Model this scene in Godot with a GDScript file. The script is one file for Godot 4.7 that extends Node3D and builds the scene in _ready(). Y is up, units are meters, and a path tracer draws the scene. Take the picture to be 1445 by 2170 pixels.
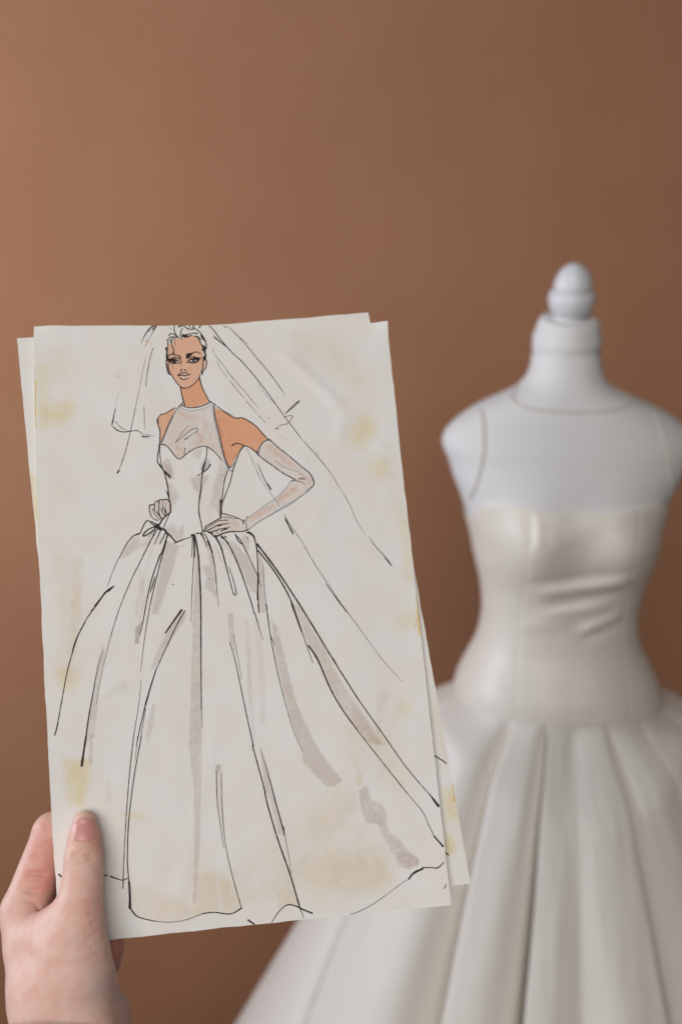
extends Node3D
# A hand holds two sheets with a fashion sketch in front of a white dress on a dress form, before a terracotta wall. Metres, y up.

const SHEET := Vector2(0.216, 0.352)
const DPMM := 5.0
# pigments are multiplied into the paper (sRGB factors)
const GREY := Color(0.915, 0.89, 0.88)
const GREYP := Color(0.91, 0.88, 0.868)
const GREYD := Color(0.82, 0.795, 0.785)
const YELLOW := Color(0.98, 0.94, 0.815)
const TAN := Color(0.977, 0.955, 0.918)
const RUST := Color(0.96, 0.89, 0.82)
const GOLD := Color(0.97, 0.82, 0.50)
const PALE := Color(-1, 0, 0)
const SKIN := Color(0.985, 0.785, 0.67)
const SKIND := Color(0.985, 0.73, 0.58)
const LID := Color(0.98, 1.0, 1.05)
const LIP := Color(0.90, 0.80, 0.79)
const SHEER := Color(0.955, 0.92, 0.905)
const PINK := Color(0.96, 0.86, 0.815)

var rng := RandomNumberGenerator.new()
var pw := 0
var ph := 0
var pr: PackedFloat32Array
var pg: PackedFloat32Array
var pb: PackedFloat32Array
var pen: PackedFloat32Array
var slate: PackedFloat32Array
var cov: PackedFloat32Array
var rough_noise := FastNoiseLite.new()
var grain := PackedFloat32Array()

func _ready() -> void:
	rng.seed = 7
	# ---- camera, environment, lights
	var cam := Camera3D.new()
	cam.name = "camera"
	cam.position = Vector3(0, 1.45, 0)
	cam.rotation_degrees = Vector3(-12, 0, 0)
	var lens := CameraAttributesPhysical.new()
	lens.frustum_focal_length = 23.3333
	lens.frustum_focus_distance = 0.565
	lens.exposure_aperture = 3.2
	lens.frustum_near = 0.05
	lens.frustum_far = 40.0
	cam.attributes = lens
	cam.fov = 54.43
	cam.near = 0.05
	cam.far = 40.0
	add_child(cam)
	cam.current = true
	var env := Environment.new()
	env.background_mode = Environment.BG_COLOR
	env.background_color = Color(0, 0, 0)
	env.tonemap_mode = Environment.TONE_MAPPER_LINEAR
	env.tonemap_exposure = 1.02
	env.sdfgi_enabled = true
	env.ssao_enabled = true
	env.ssil_enabled = true
	var we := WorldEnvironment.new()
	we.name = "environment"
	we.environment = env
	add_child(we)
	area("window_light", Vector3(-2.3, 1.7, -0.9), Vector3(0.4, 1.5, -1.75), Vector2(1.5, 0.9), Color(0.925, 0.95, 1.0), 4.5)
	area("room_light", Vector3(-0.3, 2.2, 1.35), Vector3(0.25, 1.35, -1.3), Vector2(2.2, 1.3), Color(1.0, 0.985, 0.97), 4.55)

	# ---- structure
	var wall_mat := paint(Color(0.71, 0.51, 0.383), 0.85, 0.015, 0.4)
	struct("wall", BoxMesh.new(), wall_mat, Vector3(0, 1.6, -2.45), Vector3(9, 4.4, 0.1))
	struct("floor", BoxMesh.new(), paint(Color(0.45, 0.33, 0.25), 0.6, 0.08, 1.5), Vector3(0, -0.66, -0.4), Vector3(9, 0.08, 4.2))

	# ---- dress form, dress, sheets, hand
	dress_form()
	dress()
	sheets()
	hand()


# ------------------------------------------------------------------ helpers
func area(called: String, at: Vector3, towards: Vector3, size: Vector2, tint: Color, energy: float) -> void:
	var l := AreaLight3D.new()
	l.name = called
	l.area_size = size
	l.light_color = tint
	l.light_energy = energy
	l.area_range = 12.0
	l.shadow_enabled = true
	add_child(l)
	l.look_at_from_position(at, towards, Vector3.UP)

func struct(called: String, m: PrimitiveMesh, mat: Material, at: Vector3, size: Vector3) -> void:
	var b := m as BoxMesh
	b.size = size
	var o := MeshInstance3D.new()
	o.name = called
	o.mesh = b
	o.material_override = mat
	o.position = at
	o.set_meta("kind", "structure")
	add_child(o, true)

func thing(called: String, label: String, category: String, at := Vector3.ZERO) -> Node3D:
	var o := Node3D.new()
	o.name = called
	o.position = at
	o.set_meta("label", label)
	o.set_meta("category", category)
	add_child(o, true)
	return o

func part(called: String, m: Mesh, mat: Material, parent: Node3D) -> MeshInstance3D:
	var o := MeshInstance3D.new()
	o.name = called
	o.mesh = m
	if mat:
		o.material_override = mat
	parent.add_child(o, true)
	return o

func noise_tex(frequency: float, seed_: int, normal := false, lo := Color.BLACK, hi := Color.WHITE, strength := 4.0) -> NoiseTexture2D:
	var n := FastNoiseLite.new()
	n.seed = seed_
	n.frequency = frequency
	n.fractal_octaves = 4
	var t := NoiseTexture2D.new()
	t.width = 512
	t.height = 512
	t.seamless = true
	t.noise = n
	if normal:
		t.as_normal_map = true
		t.bump_strength = strength
	else:
		var g := Gradient.new()
		g.colors = PackedColorArray([lo, hi])
		g.offsets = PackedFloat32Array([0.2, 0.8])
		t.color_ramp = g
	return t

func paint(c: Color, roughness: float, vary: float, scale_: float) -> StandardMaterial3D:
	var m := StandardMaterial3D.new()
	m.albedo_color = Color.WHITE
	m.albedo_texture = noise_tex(0.012, 11, false, c.darkened(vary), c.lightened(vary))
	m.uv1_triplanar = true
	m.uv1_world_triplanar = true
	m.uv1_scale = Vector3.ONE * scale_
	m.roughness = roughness
	m.metallic_specular = 0.3
	return m

func cloth(c: Color, roughness: float, sheen: float, weave: float) -> StandardMaterial3D:
	var m := StandardMaterial3D.new()
	m.albedo_color = c
	m.roughness = roughness
	m.metallic_specular = 0.35
	m.rim_enabled = sheen > 0.0
	m.rim = sheen
	m.rim_tint = 0.5
	m.normal_enabled = true
	m.normal_texture = noise_tex(0.09, 5, true, Color.BLACK, Color.WHITE, 3.0)
	m.normal_scale = weave
	m.uv1_triplanar = true
	m.uv1_scale = Vector3.ONE * 9.0
	return m

# a grid of points (rows x cols) as a smooth mesh; closed joins the last column to the first
func grid_mesh(p: PackedVector3Array, cols: int, closed: bool, uv := PackedVector2Array(), into: ArrayMesh = null, flip := false) -> ArrayMesh:
	var rows := p.size() / cols
	var idx := PackedInt32Array()
	var nor := PackedVector3Array()
	nor.resize(p.size())
	for r in rows - 1:
		for c in (cols if closed else cols - 1):
			var a := r * cols + c
			var b := r * cols + (c + 1) % cols
			var d := a + cols
			var e := b + cols
			var t := [a, b, e, a, e, d] if not flip else [a, e, b, a, d, e]
			idx.append_array(PackedInt32Array(t))
			var n1 := (p[b] - p[a]).cross(p[e] - p[a])
			var n2 := (p[e] - p[a]).cross(p[d] - p[a])
			var s := n1 + n2
			if not flip:
				s = -s
			for v in [a, b, d, e]:
				nor[v] += s
	for v in nor.size():
		nor[v] = nor[v].normalized()
	var arr := []
	arr.resize(Mesh.ARRAY_MAX)
	arr[Mesh.ARRAY_VERTEX] = p
	arr[Mesh.ARRAY_NORMAL] = nor
	arr[Mesh.ARRAY_INDEX] = idx
	if uv.size():
		arr[Mesh.ARRAY_TEX_UV] = uv
	var m := into if into else ArrayMesh.new()
	m.add_surface_from_arrays(Mesh.PRIMITIVE_TRIANGLES, arr)
	return m

func lathe(profile: Array, sides := 48) -> ArrayMesh:   # profile: Vector2(radius, height) from the top down
	var p := PackedVector3Array()
	for q in profile:
		for c in sides:
			var a := TAU * c / sides
			p.append(Vector3(cos(a) * q.x, q.y, sin(a) * q.x))
	return grid_mesh(p, sides, true, PackedVector2Array(), null, true)

func smooth_profile(keys: Array, steps: int) -> Array:
	var out := []
	for i in keys.size() - 1:
		var p0: Vector2 = keys[maxi(i - 1, 0)]
		var p3: Vector2 = keys[mini(i + 2, keys.size() - 1)]
		for s in steps:
			out.append((keys[i] as Vector2).cubic_interpolate(keys[i + 1], p0, p3, float(s) / steps))
	out.append(keys[-1])
	return out

func tube(points: PackedVector3Array, radius: float, sides := 8, flat := 1.0) -> ArrayMesh:
	var p := PackedVector3Array()
	for i in points.size():
		var d := (points[mini(i + 1, points.size() - 1)] - points[maxi(i - 1, 0)]).normalized()
		var u := d.cross(Vector3.UP if absf(d.y) < 0.9 else Vector3.RIGHT).normalized()
		var v := u.cross(d)
		for c in sides:
			var a := TAU * c / sides
			p.append(points[i] + u * cos(a) * radius * flat + v * sin(a) * radius)
	return grid_mesh(p, sides, true)


# ------------------------------------------------------------------ dress form
const AXIS_Z := -1.42
# height, centre x, half width, depth to the front, depth to the back
const BODY := [
	[1.3760, 0.3166, 0.0470, 0.0500, 0.0500], [1.3537, 0.3167, 0.0499, 0.0540, 0.0540], [1.3384, 0.3160, 0.0582, 0.0580, 0.0600], [1.3284, 0.3162, 0.0707, 0.0620, 0.0660], [1.3180, 0.3170, 0.0950, 0.0660, 0.0720], [1.3056, 0.3190, 0.1231, 0.0710, 0.0770],
	[1.2834, 0.3220, 0.1582, 0.0800, 0.0840], [1.2720, 0.3230, 0.1702, 0.0850, 0.0860], [1.2630, 0.3237, 0.1762, 0.0890, 0.0880], [1.2540, 0.3240, 0.1786, 0.0930, 0.0890], [1.2440, 0.3245, 0.1772, 0.0970, 0.0900], [1.2261, 0.3255, 0.1704, 0.1010, 0.0910], [1.2075, 0.3245, 0.1637, 0.1060, 0.0910],
	[1.1734, 0.3220, 0.1478, 0.1120, 0.0890], [1.1418, 0.3218, 0.1366, 0.1150, 0.0860], [1.1164, 0.3240, 0.1309, 0.1130, 0.0840], [1.0879, 0.3250, 0.1260, 0.1070, 0.0820], [1.0418, 0.3244, 0.1142, 0.0970, 0.0790], [0.9921, 0.3230, 0.1095, 0.0940, 0.0790],
	[0.9559, 0.3226, 0.1160, 0.0980, 0.0850], [0.9223, 0.3235, 0.1325, 0.1100, 0.0980], [0.8967, 0.3240, 0.1440, 0.1200, 0.1100], [0.8600, 0.3260, 0.1524, 0.1260, 0.1220], [0.8000, 0.3260, 0.1564, 0.1300, 0.1280]]

func body_row(y: float) -> Array:
	var i := 0
	while i < BODY.size() - 2 and y < BODY[i + 1][0]:
		i += 1
	var a: Array = BODY[i]
	var b: Array = BODY[i + 1]
	var z: Array = BODY[maxi(i - 1, 0)]
	var n: Array = BODY[mini(i + 2, BODY.size() - 1)]
	var t := clampf((a[0] - y) / (a[0] - b[0]), 0, 1)
	var out := []
	for k in [1, 2, 3, 4]:
		out.append(cubic_interpolate_in_time(a[k], b[k], z[k], n[k], t, a[0] - b[0], a[0] - z[0], a[0] - n[0]))
	return out

# a point of the torso; turn 0 faces the camera, positive to its right (+x)
func body(turn: float, y: float, out := 0.0) -> Vector3:
	var r := body_row(y)
	var s := sin(turn)
	var c := cos(turn)
	var p := 0.86
	var x: float = signf(s) * pow(absf(s), p) * r[1]
	var z: float = signf(c) * pow(absf(c), p) * (r[2] if c > 0 else r[3])
	if c > 0:
		for side in [-1.0, 1.0]:
			var d := Vector2(x - side * 0.066, (y - 1.118) * 0.92).length()
			z += 0.025 * exp(-d * d / 0.0026)
	var q := Vector3(r[0] + x, y, AXIS_Z + z)
	if out != 0.0:
		q += Vector3(s, 0, c).normalized() * out
	return q

func dress_form() -> void:
	var at := Vector3(0.3166, 0.8, AXIS_Z)
	var t := thing("dress_form", "white jersey dress form torso with a turned wooden neck finial, wearing the white dress", "dress form", at)
	var jersey := cloth(Color(0.885, 0.88, 0.875), 0.9, 0.15, 0.35)
	var cols := 96
	var p := PackedVector3Array()
	for r in 150:
		var y := lerpf(1.376, 0.886, r / 149.0)
		for c in cols:
			p.append(body(TAU * c / cols, y) - at)
	part("torso", grid_mesh(p, cols, true), jersey, t)
	# cap of the neck: a covered disc with a soft rim
	var wood := StandardMaterial3D.new()
	wood.albedo_color = Color(0.86, 0.86, 0.875)
	wood.roughness = 0.42
	wood.metallic_specular = 0.5
	var cap := lathe(smooth_profile([Vector2(0.001, 0.628), Vector2(0.030, 0.628), Vector2(0.0375, 0.6275), Vector2(0.0415, 0.622), Vector2(0.0445, 0.611), Vector2(0.0475, 0.600), Vector2(0.0477, 0.595), Vector2(0.0470, 0.586), Vector2(0.0458, 0.578), Vector2(0.0440, 0.570)], 5))
	var tilt := Transform3D(Basis(Vector3.RIGHT, deg_to_rad(17)), Vector3(0, 0.585, 0)) * Transform3D(Basis(), Vector3(0, -0.585, 0))
	part("neck_cap", cap, jersey, t).transform = tilt
	var fin := lathe(smooth_profile([Vector2(0.0006, 0.7045), Vector2(0.0090, 0.7022), Vector2(0.0172, 0.6955), Vector2(0.0230, 0.6860), Vector2(0.0258, 0.6770), Vector2(0.0262, 0.6725), Vector2(0.0245, 0.6698), Vector2(0.0248, 0.6680), Vector2(0.0294, 0.6650), Vector2(0.0319, 0.6570), Vector2(0.0306, 0.6465), Vector2(0.0265, 0.6370), Vector2(0.0215, 0.6325), Vector2(0.0205, 0.6295), Vector2(0.0245, 0.6275), Vector2(0.0290, 0.6265), Vector2(0.0300, 0.624), Vector2(0.0300, 0.618)], 6))
	part("finial", fin, wood, t).transform = tilt
	# seam cords sewn on the jersey
	var cord := cloth(Color(0.81, 0.775, 0.72), 0.9, 0.0, 0.3)
	var neck := PackedVector3Array()
	for k in 65:
		var a := -PI + TAU * k / 64.0
		neck.append(body(a, 1.3315 - 0.030 * pow(maxf(cos(a), 0), 1.4), 0.0004) - at)
	part("neck_seam", tube(neck, 0.0016, 8), cord, t)
	for s in [-1.0, 1.0]:
		var arm := PackedVector3Array()
		for k in 40:
			var f := k / 39.0
			var y := lerpf(1.300, 1.178, f)
			var w: float = lerpf(0.127, 0.141, f * f) - 0.002 * sin(PI * f) if s < 0 else lerpf(0.108, 0.137, pow(f, 0.8))
			arm.append(torso_front(0.322 + s * w, y) - at + Vector3(0, 0, 0.0004))
		part("armhole_seam", tube(arm, 0.0019, 8), cord, t)

# the point of the torso's front surface with this x and height
func torso_front(x: float, y: float, out := 0.0) -> Vector3:
	var lo := -PI / 2
	var hi := PI / 2
	for i in 24:
		var mid := (lo + hi) / 2
		if body(mid, y).x < x:
			lo = mid
		else:
			hi = mid
	return body((lo + hi) / 2, y, out)


# ------------------------------------------------------------------ dress
func bodice_top(turn: float) -> float:
	var a := absf(turn)
	var front := 1.1705 + 0.0080 * smoothstep(0.12, 0.62, a)
	return front - 0.030 * smoothstep(0.70, 1.45, a) + 0.004 * smoothstep(2.0, 3.1, a)

func crease(p: Vector2, a: Vector2, b: Vector2, w: float) -> float:
	var t := clampf((p - a).dot(b - a) / (b - a).length_squared(), 0, 1)
	var d := (p - a.lerp(b, t)).length()
	var ends := smoothstep(0.0, 0.3, t) * smoothstep(1.0, 0.7, t)
	return exp(-d * d / (w * w)) * ends

func bodice_out(turn: float, y: float) -> float:
	var q := body(turn, y)
	var p := Vector2(q.x, y)
	var d := 0.004 + 0.003 * smoothstep(0.03, 0.0, bodice_top(turn) - y) * maxf(cos(turn), 0.0)
	if cos(turn) > 0:
		# slack folds across the waist
		d += 0.0055 * crease(p, Vector2(0.255, 1.052), Vector2(0.412, 1.080), 0.0086)
		d -= 0.0022 * crease(p, Vector2(0.235, 1.068), Vector2(0.405, 1.095), 0.0080)
		d -= 0.0025 * crease(p, Vector2(0.262, 1.028), Vector2(0.400, 1.061), 0.0092)
		d += 0.0033 * crease(p, Vector2(0.262, 1.020), Vector2(0.385, 1.042), 0.0103)
		d += 0.0040 * crease(p, Vector2(0.322, 0.995), Vector2(0.396, 1.024), 0.0080)
		d -= 0.0018 * crease(p, Vector2(0.322, 0.982), Vector2(0.400, 1.010), 0.0080)
		d += 0.0018 * crease(p, Vector2(0.240, 0.999), Vector2(0.330, 1.014), 0.0103)
		d += 0.0018 * crease(p, Vector2(0.26, 1.124), Vector2(0.36, 1.164), 0.0149)
		# princess seams and the side panels
		for s in [[0.249, 0.247], [0.395, 0.402]]:
			var xs := lerpf(s[1], s[0], clampf((y - 0.9) / 0.26, 0, 1)) + (0.006 * signf(s[0] - 0.32)) * sin(clampf((y - 0.9) / 0.26, 0, 1) * PI) * -1.0
			var e := (q.x - xs) / 0.0022
			d -= 0.0007 * exp(-e * e)
			var e2 := (absf(q.x - xs) - 0.006) / 0.004
			d += 0.0002 * exp(-e2 * e2)
		# puckers where the dart ends
		d -= 0.0030 * crease(p, Vector2(0.2555, 1.178), Vector2(0.2545, 1.118), 0.004)
		d += 0.0020 * crease(p, Vector2(0.264, 1.176), Vector2(0.264, 1.120), 0.006)
	d += 0.0006 * rough_noise.get_noise_3d(q.x * 900, y * 900, q.z * 900)
	return d

# skirt: heights run from the seam (0) to the hem (1)
const FOLDS := [   # angle at the seam, angle at the hem, depth, width on the left, width on the right (degrees)
	[-80.0, -62.0, 0.06, 6.0, 1.5], [-40.0, -37.0, 0.105, 5.0, 1.6], [-18.6, -18.6, 0.088, 6.0, 1.5], [-2.0, -5.0, 0.016, 7.0, 5.0], [18.0, 15.0, 0.085, 1.8, 6.0], [42.0, 38.5, 0.10, 2.2, 7.0], [66.0, 64.0, 0.06, 2.0, 7.0],
	[92.0, 90.0, 0.06, 2.0, 7.0], [118.0, 118.0, 0.065, 7.0, 2.0], [145.0, 143.0, 0.06, 7.0, 2.0], [-99.0, -94.0, 0.06, 7.0, 2.0], [-122.0, -118.0, 0.065, 7.0, 2.0], [-148.0, -145.0, 0.06, 2.0, 7.0], [178.0, 178.0, 0.03, 5.0, 5.0]]
const SEAM_Y := 0.878
const HEM_Y := -0.58

func skirt_point(turn: float, f: float) -> Vector3:
	var deg := rad_to_deg(turn)
	var drop := f * (SEAM_Y - HEM_Y)
	var y := SEAM_Y - drop
	var c := cos(turn)
	var s := sin(turn)
	var flare := 0.184 + 0.515 * minf(drop, 0.86) + 0.22 * maxf(drop - 0.86, 0.0)
	var seam := Vector2(body(turn, SEAM_Y).x - 0.3285, body(turn, SEAM_Y).z - AXIS_Z).length() + 0.001
	var oval := lerpf(0.84, 0.93, clampf(drop * 2.0, 0, 1))
	var out := 1.0 / sqrt(s * s + c * c / (oval * oval))     # the cone's own outline
	var settle := smoothstep(0.004, lerpf(0.13, 0.022, s * s), drop)
	var r := lerpf(seam - 0.003 + 0.35 * drop, flare * out, settle)
	var deep := 0.0
	var slip := 0.0
	for fo in FOLDS:
		var mid: float = lerpf(fo[0], fo[1], clampf(f * 2.2, 0, 1)) + 0.7 * sin(f * 9.0 + fo[0])
		var d := wrapf(deg - mid, -180, 180)
		if absf(d) > 40.0:
			continue
		var depth: float = fo[2] * (0.24 * smoothstep(0.0, 0.03, f) + 0.55 * smoothstep(0.01, 0.3, f) + 0.9 * f)
		if absf(fo[3] - fo[4]) < 4.0:      # a soft hollow
			deep += depth * exp(-pow(absf(d) / (fo[3] if d < 0 else fo[4]), 1.6))
			continue
		# knife pleat: one panel dips gently under the turned edge of the next, which laps over it
		var k := signf(fo[3] - fo[4])
		var q := d * k
		var lap := 0.9 * minf(1.0, f * 12.0)
		if q < 0:
			deep += depth * (0.50 * exp(q / maxf(fo[3], fo[4])) + 0.75 * exp(q / 2.0))
			slip += k * lap * pow(maxf(0.0, 1.0 + q / 3.0), 2)
		elif q < 1.0:
			deep += depth * 1.25 * (1.0 - q * q * (3.0 - 2.0 * q))
			slip += k * lap * (1.0 - q)
	deep += 0.0025 * rough_noise.get_noise_3d(s * 160, f * 230, c * 160) * minf(1.0, drop * 12)
	r -= deep
	s = sin(turn + deg_to_rad(slip))
	c = cos(turn + deg_to_rad(slip))
	return Vector3(0.3285 + s * r, y, AXIS_Z + c * r)

func dress() -> void:
	rough_noise.seed = 3
	rough_noise.frequency = 0.02
	var at := Vector3(0.3285, HEM_Y, AXIS_Z)
	var t := thing("dress", "white satin strapless dress with a fitted bodice and full pleated skirt on the dress form", "dress", at)
	var satin := cloth(Color(0.925, 0.895, 0.85), 0.43, 0.2, 0.2)
	satin.metallic_specular = 0.5
	var mikado := cloth(Color(0.905, 0.88, 0.845), 0.46, 0.15, 0.2)
	mikado.metallic_specular = 0.5
	var cols := 260
	var p := PackedVector3Array()
	for r in 120:
		for c in cols:
			var a := -PI + TAU * c / cols
			var top := bodice_top(a)
			var f := (r - 3) / 116.0
			if r < 4:   # the turned edge
				var inset: float = [0.0035, 0.0012, 0.0003, 0.0][r]
				p.append(body(a, top, 0) + Vector3(sin(a), 0, cos(a)) * (bodice_out(a, top) - inset) + Vector3(0, [-0.004, 0.0004, 0.0006, 0.0][r], 0) - at)
			else:
				var y := lerpf(top, SEAM_Y - 0.006, f)
				p.append(body(a, y) + Vector3(sin(a), 0, cos(a)) * bodice_out(a, y) - at)
	part("bodice", grid_mesh(p, cols, true), satin, t)
	cols = 1200
	p = PackedVector3Array()
	for r in 110:
		var f := pow(r / 109.0, 1.9)
		for c in cols:
			p.append(skirt_point(-PI + TAU * c / cols, f) - at)
	part("skirt", grid_mesh(p, cols, true), mikado, t)
	# small gathered knot at the side seam
	var b := PackedVector3Array()
	for i in 14:
		for c in 16:
			var v := PI * i / 13.0
			var a := TAU * c / 16.0
			var n := Vector3(sin(v) * cos(a), cos(v), sin(v) * sin(a))
			b.append(n * (0.0068 + 0.002 * rough_noise.get_noise_3d(n.x * 60, n.y * 60, n.z * 60)) * Vector3(1.1, 0.9, 1) + Vector3(0.1835, 0.902, AXIS_Z + 0.02) - at)
	part("side_bow", grid_mesh(b, 16, true), mikado, t)


# ------------------------------------------------------------------ paper and drawing
func new_page(w_mm: float, h_mm: float, tone: Color, seed_: int) -> void:
	pw = int(w_mm * DPMM)
	ph = int(h_mm * DPMM)
	var n := pw * ph
	for a in [0]:
		pr.resize(n)
		pg.resize(n)
		pb.resize(n)
		pen.resize(n)
		slate.resize(n)
		cov.resize(n)
	pen.fill(0)
	slate.fill(0)
	cov.fill(0)
	var nz := FastNoiseLite.new()
	nz.seed = seed_
	nz.frequency = 0.9
	nz.fractal_octaves = 2
	var side := 256
	grain.resize(side * side)
	for y in side:
		for x in side:
			grain[y * side + x] = nz.get_noise_2d(x, y) + 0.5 * (rng.randf() - 0.5)
	var big := FastNoiseLite.new()
	big.seed = seed_ + 1
	big.frequency = 0.006
	big.fractal_octaves = 3
	for y in ph:
		for x in pw:
			var g := grain[(y & 255) * 256 + (x & 255)]
			var b := big.get_noise_2d(x, y)
			var k := 1.0 + 0.018 * g
			var i := y * pw + x
			pr[i] = tone.r * k
			pg[i] = tone.g * (k - 0.014 * b)
			pb[i] = tone.b * (k - 0.034 * b)

func curve(pts: Array, step: float) -> PackedVector2Array:
	var out := PackedVector2Array()
	var n := pts.size() / 2
	for i in n - 1:
		var a := Vector2(pts[2 * i], pts[2 * i + 1])
		var b := Vector2(pts[2 * i + 2], pts[2 * i + 3])
		var z := Vector2(pts[2 * maxi(i - 1, 0)], pts[2 * maxi(i - 1, 0) + 1])
		var e := Vector2(pts[2 * mini(i + 2, n - 1)], pts[2 * mini(i + 2, n - 1) + 1])
		var m := maxi(1, int(ceil(a.distance_to(b) / step)))
		for s in m:
			out.append(a.cubic_interpolate(b, z, e, float(s) / m))
	out.append(Vector2(pts[2 * n - 2], pts[2 * n - 1]))
	return out

# a pen stroke in paper millimetres: half widths at both ends, strength, tapered ends, 0 black or 1 slate pencil
func ink(pts: Array, r0: float, r1: float, strength: float, taper: int, tone: int) -> void:
	var c := curve(pts, 0.9)
	var n := c.size()
	var dry := rng.randf() * 100.0
	for i in n - 1:
		var f := float(i) / maxf(1.0, n - 2)
		var r := lerpf(r0, r1, f) * (1.0 + 0.30 * rough_noise.get_noise_2d(dry * 40 + i * 9.0, 3.0))
		if taper:
			r *= 0.45 + 0.55 * minf(1.0, minf(f, 1.0 - f) * 7.0)
		r = maxf(r * DPMM * 1.14, 0.5)
		var press := strength * clampf(1.02 + 0.35 * rough_noise.get_noise_2d(dry * 11 + i * 5.0, 40.0), 0.55, 1.0) * minf(1.0, 0.45 + r * 0.45)
		var a := c[i] * DPMM
		var b := c[i + 1] * DPMM
		var x0 := maxi(0, int(minf(a.x, b.x) - r - 1.5))
		var x1 := mini(pw - 1, int(maxf(a.x, b.x) + r + 1.5))
		var y0 := maxi(0, int(minf(a.y, b.y) - r - 1.5))
		var y1 := mini(ph - 1, int(maxf(a.y, b.y) + r + 1.5))
		var d := b - a
		var l := maxf(d.length_squared(), 0.0001)
		for y in range(y0, y1 + 1):
			for x in range(x0, x1 + 1):
				var t := clampf(((x - a.x) * d.x + (y - a.y) * d.y) / l, 0, 1)
				var ex := x - a.x - d.x * t
				var ey := y - a.y - d.y * t
				var k := r + 0.5 - sqrt(ex * ex + ey * ey)
				if k > 0:
					k = minf(k, 1.0) * press * (0.92 + 0.22 * grain[(y & 255) * 256 + (x & 255)])
					var at := y * pw + x
					if tone == 0:
						if k > pen[at]:
							pen[at] = k
					elif k > slate[at]:
						slate[at] = k

func stain(x0: int, x1: int, y0: int, y1: int, c: Color, amount: float) -> void:
	for y in range(y0, y1 + 1):
		for x in range(x0, x1 + 1):
			var i := y * pw + x
			var k := cov[i]
			if k > 0:
				cov[i] = 0
				var rough := 0.35 if c.g < 0.8 else 1.0
				k = minf(1.0, k * amount * (1.0 + 0.12 * grain[((y * 3) & 255) * 256 + ((x * 3) & 255)] + rough * 0.42 * rough_noise.get_noise_2d(x * 0.7 + 900, y * 0.45) + rough * 0.5 * rough_noise.get_noise_2d(x * 2.6 + 300, y * 2.2)))
				if c.r < 0:   # body white left or laid over
					pr[i] = lerpf(pr[i], 0.885, k)
					pg[i] = lerpf(pg[i], 0.875, k)
					pb[i] = lerpf(pb[i], 0.86, k)
				else:
					pr[i] *= 1.0 + (c.r - 1.0) * k
					pg[i] *= 1.0 + (c.g - 1.0) * k
					pb[i] *= 1.0 + (c.b - 1.0) * k

# a brush or damp stain along a path
func wash(pts: Array, r0: float, r1: float, c: Color, amount: float, soft: float) -> void:
	var q := curve(pts, maxf(1.0, r0 * 0.5)) if pts.size() > 2 else PackedVector2Array([Vector2(pts[0], pts[1]), Vector2(pts[0] + 0.01, pts[1])])
	var n := q.size()
	var rm := maxf(r0, r1) * DPMM * 1.25 + 2
	var bx0 := pw
	var bx1 := 0
	var by0 := ph
	var by1 := 0
	var wob := rng.randf() * 500
	for i in n - 1:
		var f := float(i) / maxf(1.0, n - 2)
		var r := lerpf(r0, r1, f) * DPMM
		var a := q[i] * DPMM
		var b := q[i + 1] * DPMM
		var x0 := clampi(int(minf(a.x, b.x) - rm), 0, pw - 1)
		var x1 := clampi(int(maxf(a.x, b.x) + rm), 0, pw - 1)
		var y0 := clampi(int(minf(a.y, b.y) - rm), 0, ph - 1)
		var y1 := clampi(int(maxf(a.y, b.y) + rm), 0, ph - 1)
		bx0 = mini(bx0, x0)
		bx1 = maxi(bx1, x1)
		by0 = mini(by0, y0)
		by1 = maxi(by1, y1)
		var d := b - a
		var l := maxf(d.length_squared(), 0.0001)
		var band := maxf(r * soft, 1.0)
		for y in range(y0, y1 + 1):
			for x in range(x0, x1 + 1):
				var t := clampf(((x - a.x) * d.x + (y - a.y) * d.y) / l, 0, 1)
				var ex := x - a.x - d.x * t
				var ey := y - a.y - d.y * t
				var k := r - sqrt(ex * ex + ey * ey)
				if k > -rm * 0.25:
					k += 0.22 * r * rough_noise.get_noise_2d(x * 0.9 + wob, y * 0.9)
					if k > 0:
						k = minf(k / band, 1.0)
						k = k * k * (3.0 - 2.0 * k)
						var at := y * pw + x
						if k > cov[at]:
							cov[at] = k
	stain(bx0, bx1, by0, by1, c, amount)

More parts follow.
